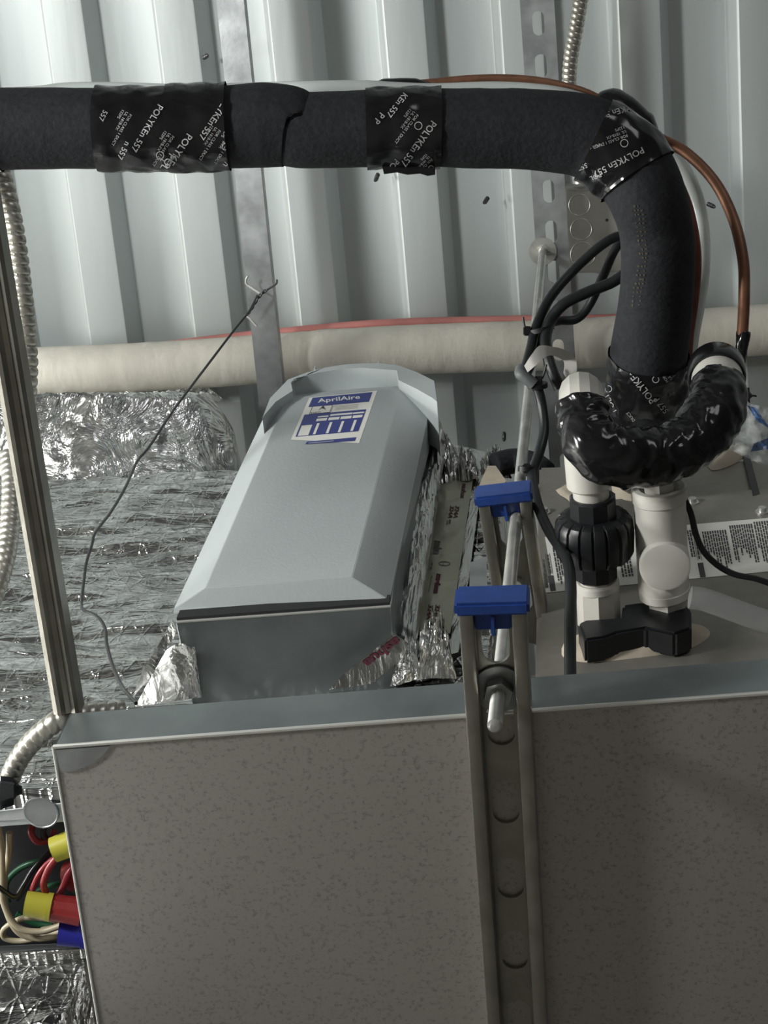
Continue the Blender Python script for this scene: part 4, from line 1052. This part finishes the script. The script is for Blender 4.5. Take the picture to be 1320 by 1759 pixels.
# walls: upper flange, lower flange, back
def slab(q, z0, z1, m, nm): return build(nm, bevel(hexa([wb(x, y, z0) for x, y in q], [wb(x, y, z1) for x, y in q]), .0008, 1), m, t)
slab([(-80, 1402), (130, 1376), (130, 1408), (-80, 1424)], .955, .960, 'galv', 'upper_flange')
slab([(-80, 1414), (130, 1400), (130, 1410), (-80, 1426)], .955, 1.02, 'galv', 'upper_side')
slab([(-80, 1628), (160, 1618), (160, 1626), (-80, 1640)], .955, 1.02, 'boxdark', 'lower_side')
slab([(-80, 1410), (150, 1395), (160, 1630), (-80, 1640)], 1.02, 1.024, 'boxdark', 'box_back')
o = build('knockout', revolve(wb(70, 1396, .954), -up, [(0, .0130), (.0007, .0128), (.0008, .0120), (.0003, .0116)], 28), 'galv', t)
def wire(pts, r, m, label, grp='wires in the open wiring box'):
    o = build('wire', cable([wb(x, y, z) for x, y, z in pts], r, 9, 12), m); tag(o, label, 'wire', grp); return o
wire([(-6, 1412, .985), (2, 1450, .985), (4, 1500, .98), (6, 1550, .975), (30, 1592, .97), (70, 1600, .97), (110, 1588, .972), (118, 1586, .975)], .0024, 'wtan', 'tan wire sweeping the outermost curve to the blue connector')
wire([(16, 1430, .99), (15, 1470, .99), (8, 1510, .985), (10, 1560, .98), (30, 1600, .975), (62, 1612, .975), (95, 1610, .975), (120, 1606, .978)], .0024, 'wtan', 'tan wire dropping closest to the left wall and ending lowest at the blue connector')
wire([(120, 1596, .982), (90, 1604, .984), (40, 1616, .985), (10, 1612, .985), (6, 1598, .985), (24, 1584, .985), (48, 1576, .985), (90, 1580, .985), (100, 1590, .99), (72, 1598, .994)], .0023, 'wtan', 'tan wire making a full loop under the red connector')
wire([(-12, 1516, .96), (8, 1532, .962), (26, 1540, .965), (42, 1518, .972), (58, 1492, .98), (88, 1460, .99)], .0020, 'wblk', 'black wire hooking across the tan wires')
wire([(28, 1545, .975), (48, 1520, .98), (66, 1488, .988), (96, 1452, .995)], .0023, 'wblk', 'black wire second from the tan ones, straight')
wire([(14, 1550, .99), (10, 1520, .995), (26, 1498, 1.0), (50, 1484, 1.002), (80, 1478, 1.003)], .0024, 'wgrn', 'dark green wire at the back of the box, upper')
wire([(50, 1540, .99), (80, 1524, .992), (110, 1520, .995), (130, 1530, .995)], .0024, 'wgrn', 'green wire seen through the red loop')
wire([(28, 1570, 1.0), (60, 1586, 1.0), (90, 1590, 1.0)], .0024, 'wgrn', 'green wire inside the tan loop')
wire([(56, 1528, .97), (66, 1505, .97), (80, 1486, .972), (98, 1472, .975), (112, 1464, .98)], .0024, 'wred', 'red wire with a cut end slanting up to the yellow connector')
wire([(100, 1470, .96), (84, 1492, .96), (75, 1518, .96), (82, 1538, .962), (98, 1540, .965), (108, 1524, .97), (118, 1500, .975), (128, 1485, .98)], .0025, 'wred', 'red wire bent in a loop left of the pan edge')
wire([(56, 1418, .99), (54, 1432, .985), (66, 1446, .985), (88, 1440, .99), (94, 1425, .995)], .0025, 'wred', 'dark red wire curl at the top of the box')
wire([(78, 1414, .99), (74, 1432, .988), (84, 1444, .99), (100, 1434, .995)], .0025, 'wblk', 'black wire curl at the top of the box')
def capn(name, label, p0, p1, r0, r1, m, skirt=None, m2=None, z=.955):
    a, b = wb(*p0, z), wb(*p1, z + .004); t = thing(name, label, 'wire connector', 'twist-on wire connectors'); ln = (b - a).length
    if m2:
        build('cap', revolve(a, b - a, [(ln * .45, r0 * .9), (ln * .45, r0), (ln * .7, r0 * 1.0), (ln, r1), (ln, r1 * .7)], 30, lambda d, r, an: r * (1 + .04 * math.sin(an * 12))), m2, t)
        ln *= .47
    build('skirt', revolve(a, b - a, [(.004, r0 * .8), (0, r0 * .86), (0, r0 * .97), (ln * .8, r0), (ln * .8, r0 * 1.1), (ln, r0 * 1.1), (ln, r0 * .8)], 30), m, t)
capn('wire_connector', 'wire connector with yellow skirt and red body in the open box', (44, 1552), (140, 1566), .0094, .0102, 'yellow', m2='redpl', z=.952)
capn('wire_connector', 'yellow wire connector half hidden by the pan edge near the top of the box', (92, 1460), (128, 1446), .0094, .0085, 'yellow', z=.955)
capn('wire_connector', 'blue wire connector at the bottom of the open box beside the pan edge', (100, 1602), (150, 1606), .0094, .0096, 'bluepl', z=.955)
o = build('wire_connector', revolve(wb(112, 1508, .985), (wb(140, 1500, .985) - wb(112, 1508, .985)), [(0, .007), (.003, .0112), (.024, .012)], 24), 'redpl'); tag(o, 'dull red wire connector behind the red loop', 'wire connector', 'twist-on wire connectors')

# ================================================================== origins at each thing's base
dg = C.evaluated_depsgraph_get()
def kids(o): return [c for c in COL.objects if c.parent == o]
for o in list(COL.objects):
    if o.parent or o.type not in ('EMPTY', 'MESH'): continue
    tree = [o]; i = 0
    while i < len(tree): tree += kids(tree[i]); i += 1
    ms = [q for q in tree if q.type == 'MESH' and len(q.data.vertices)]
    if not ms: continue
    vs = [v.co for q in ms for v in q.data.vertices]
    xs, ys, zs = [v.x for v in vs], [v.y for v in vs], [v.z for v in vs]
    B = Vector(((min(xs) + max(xs)) / 2, (min(ys) + max(ys)) / 2, min(zs)))
    for q in ms: q.data.transform(Matrix.Translation(-B))
    o.location = B
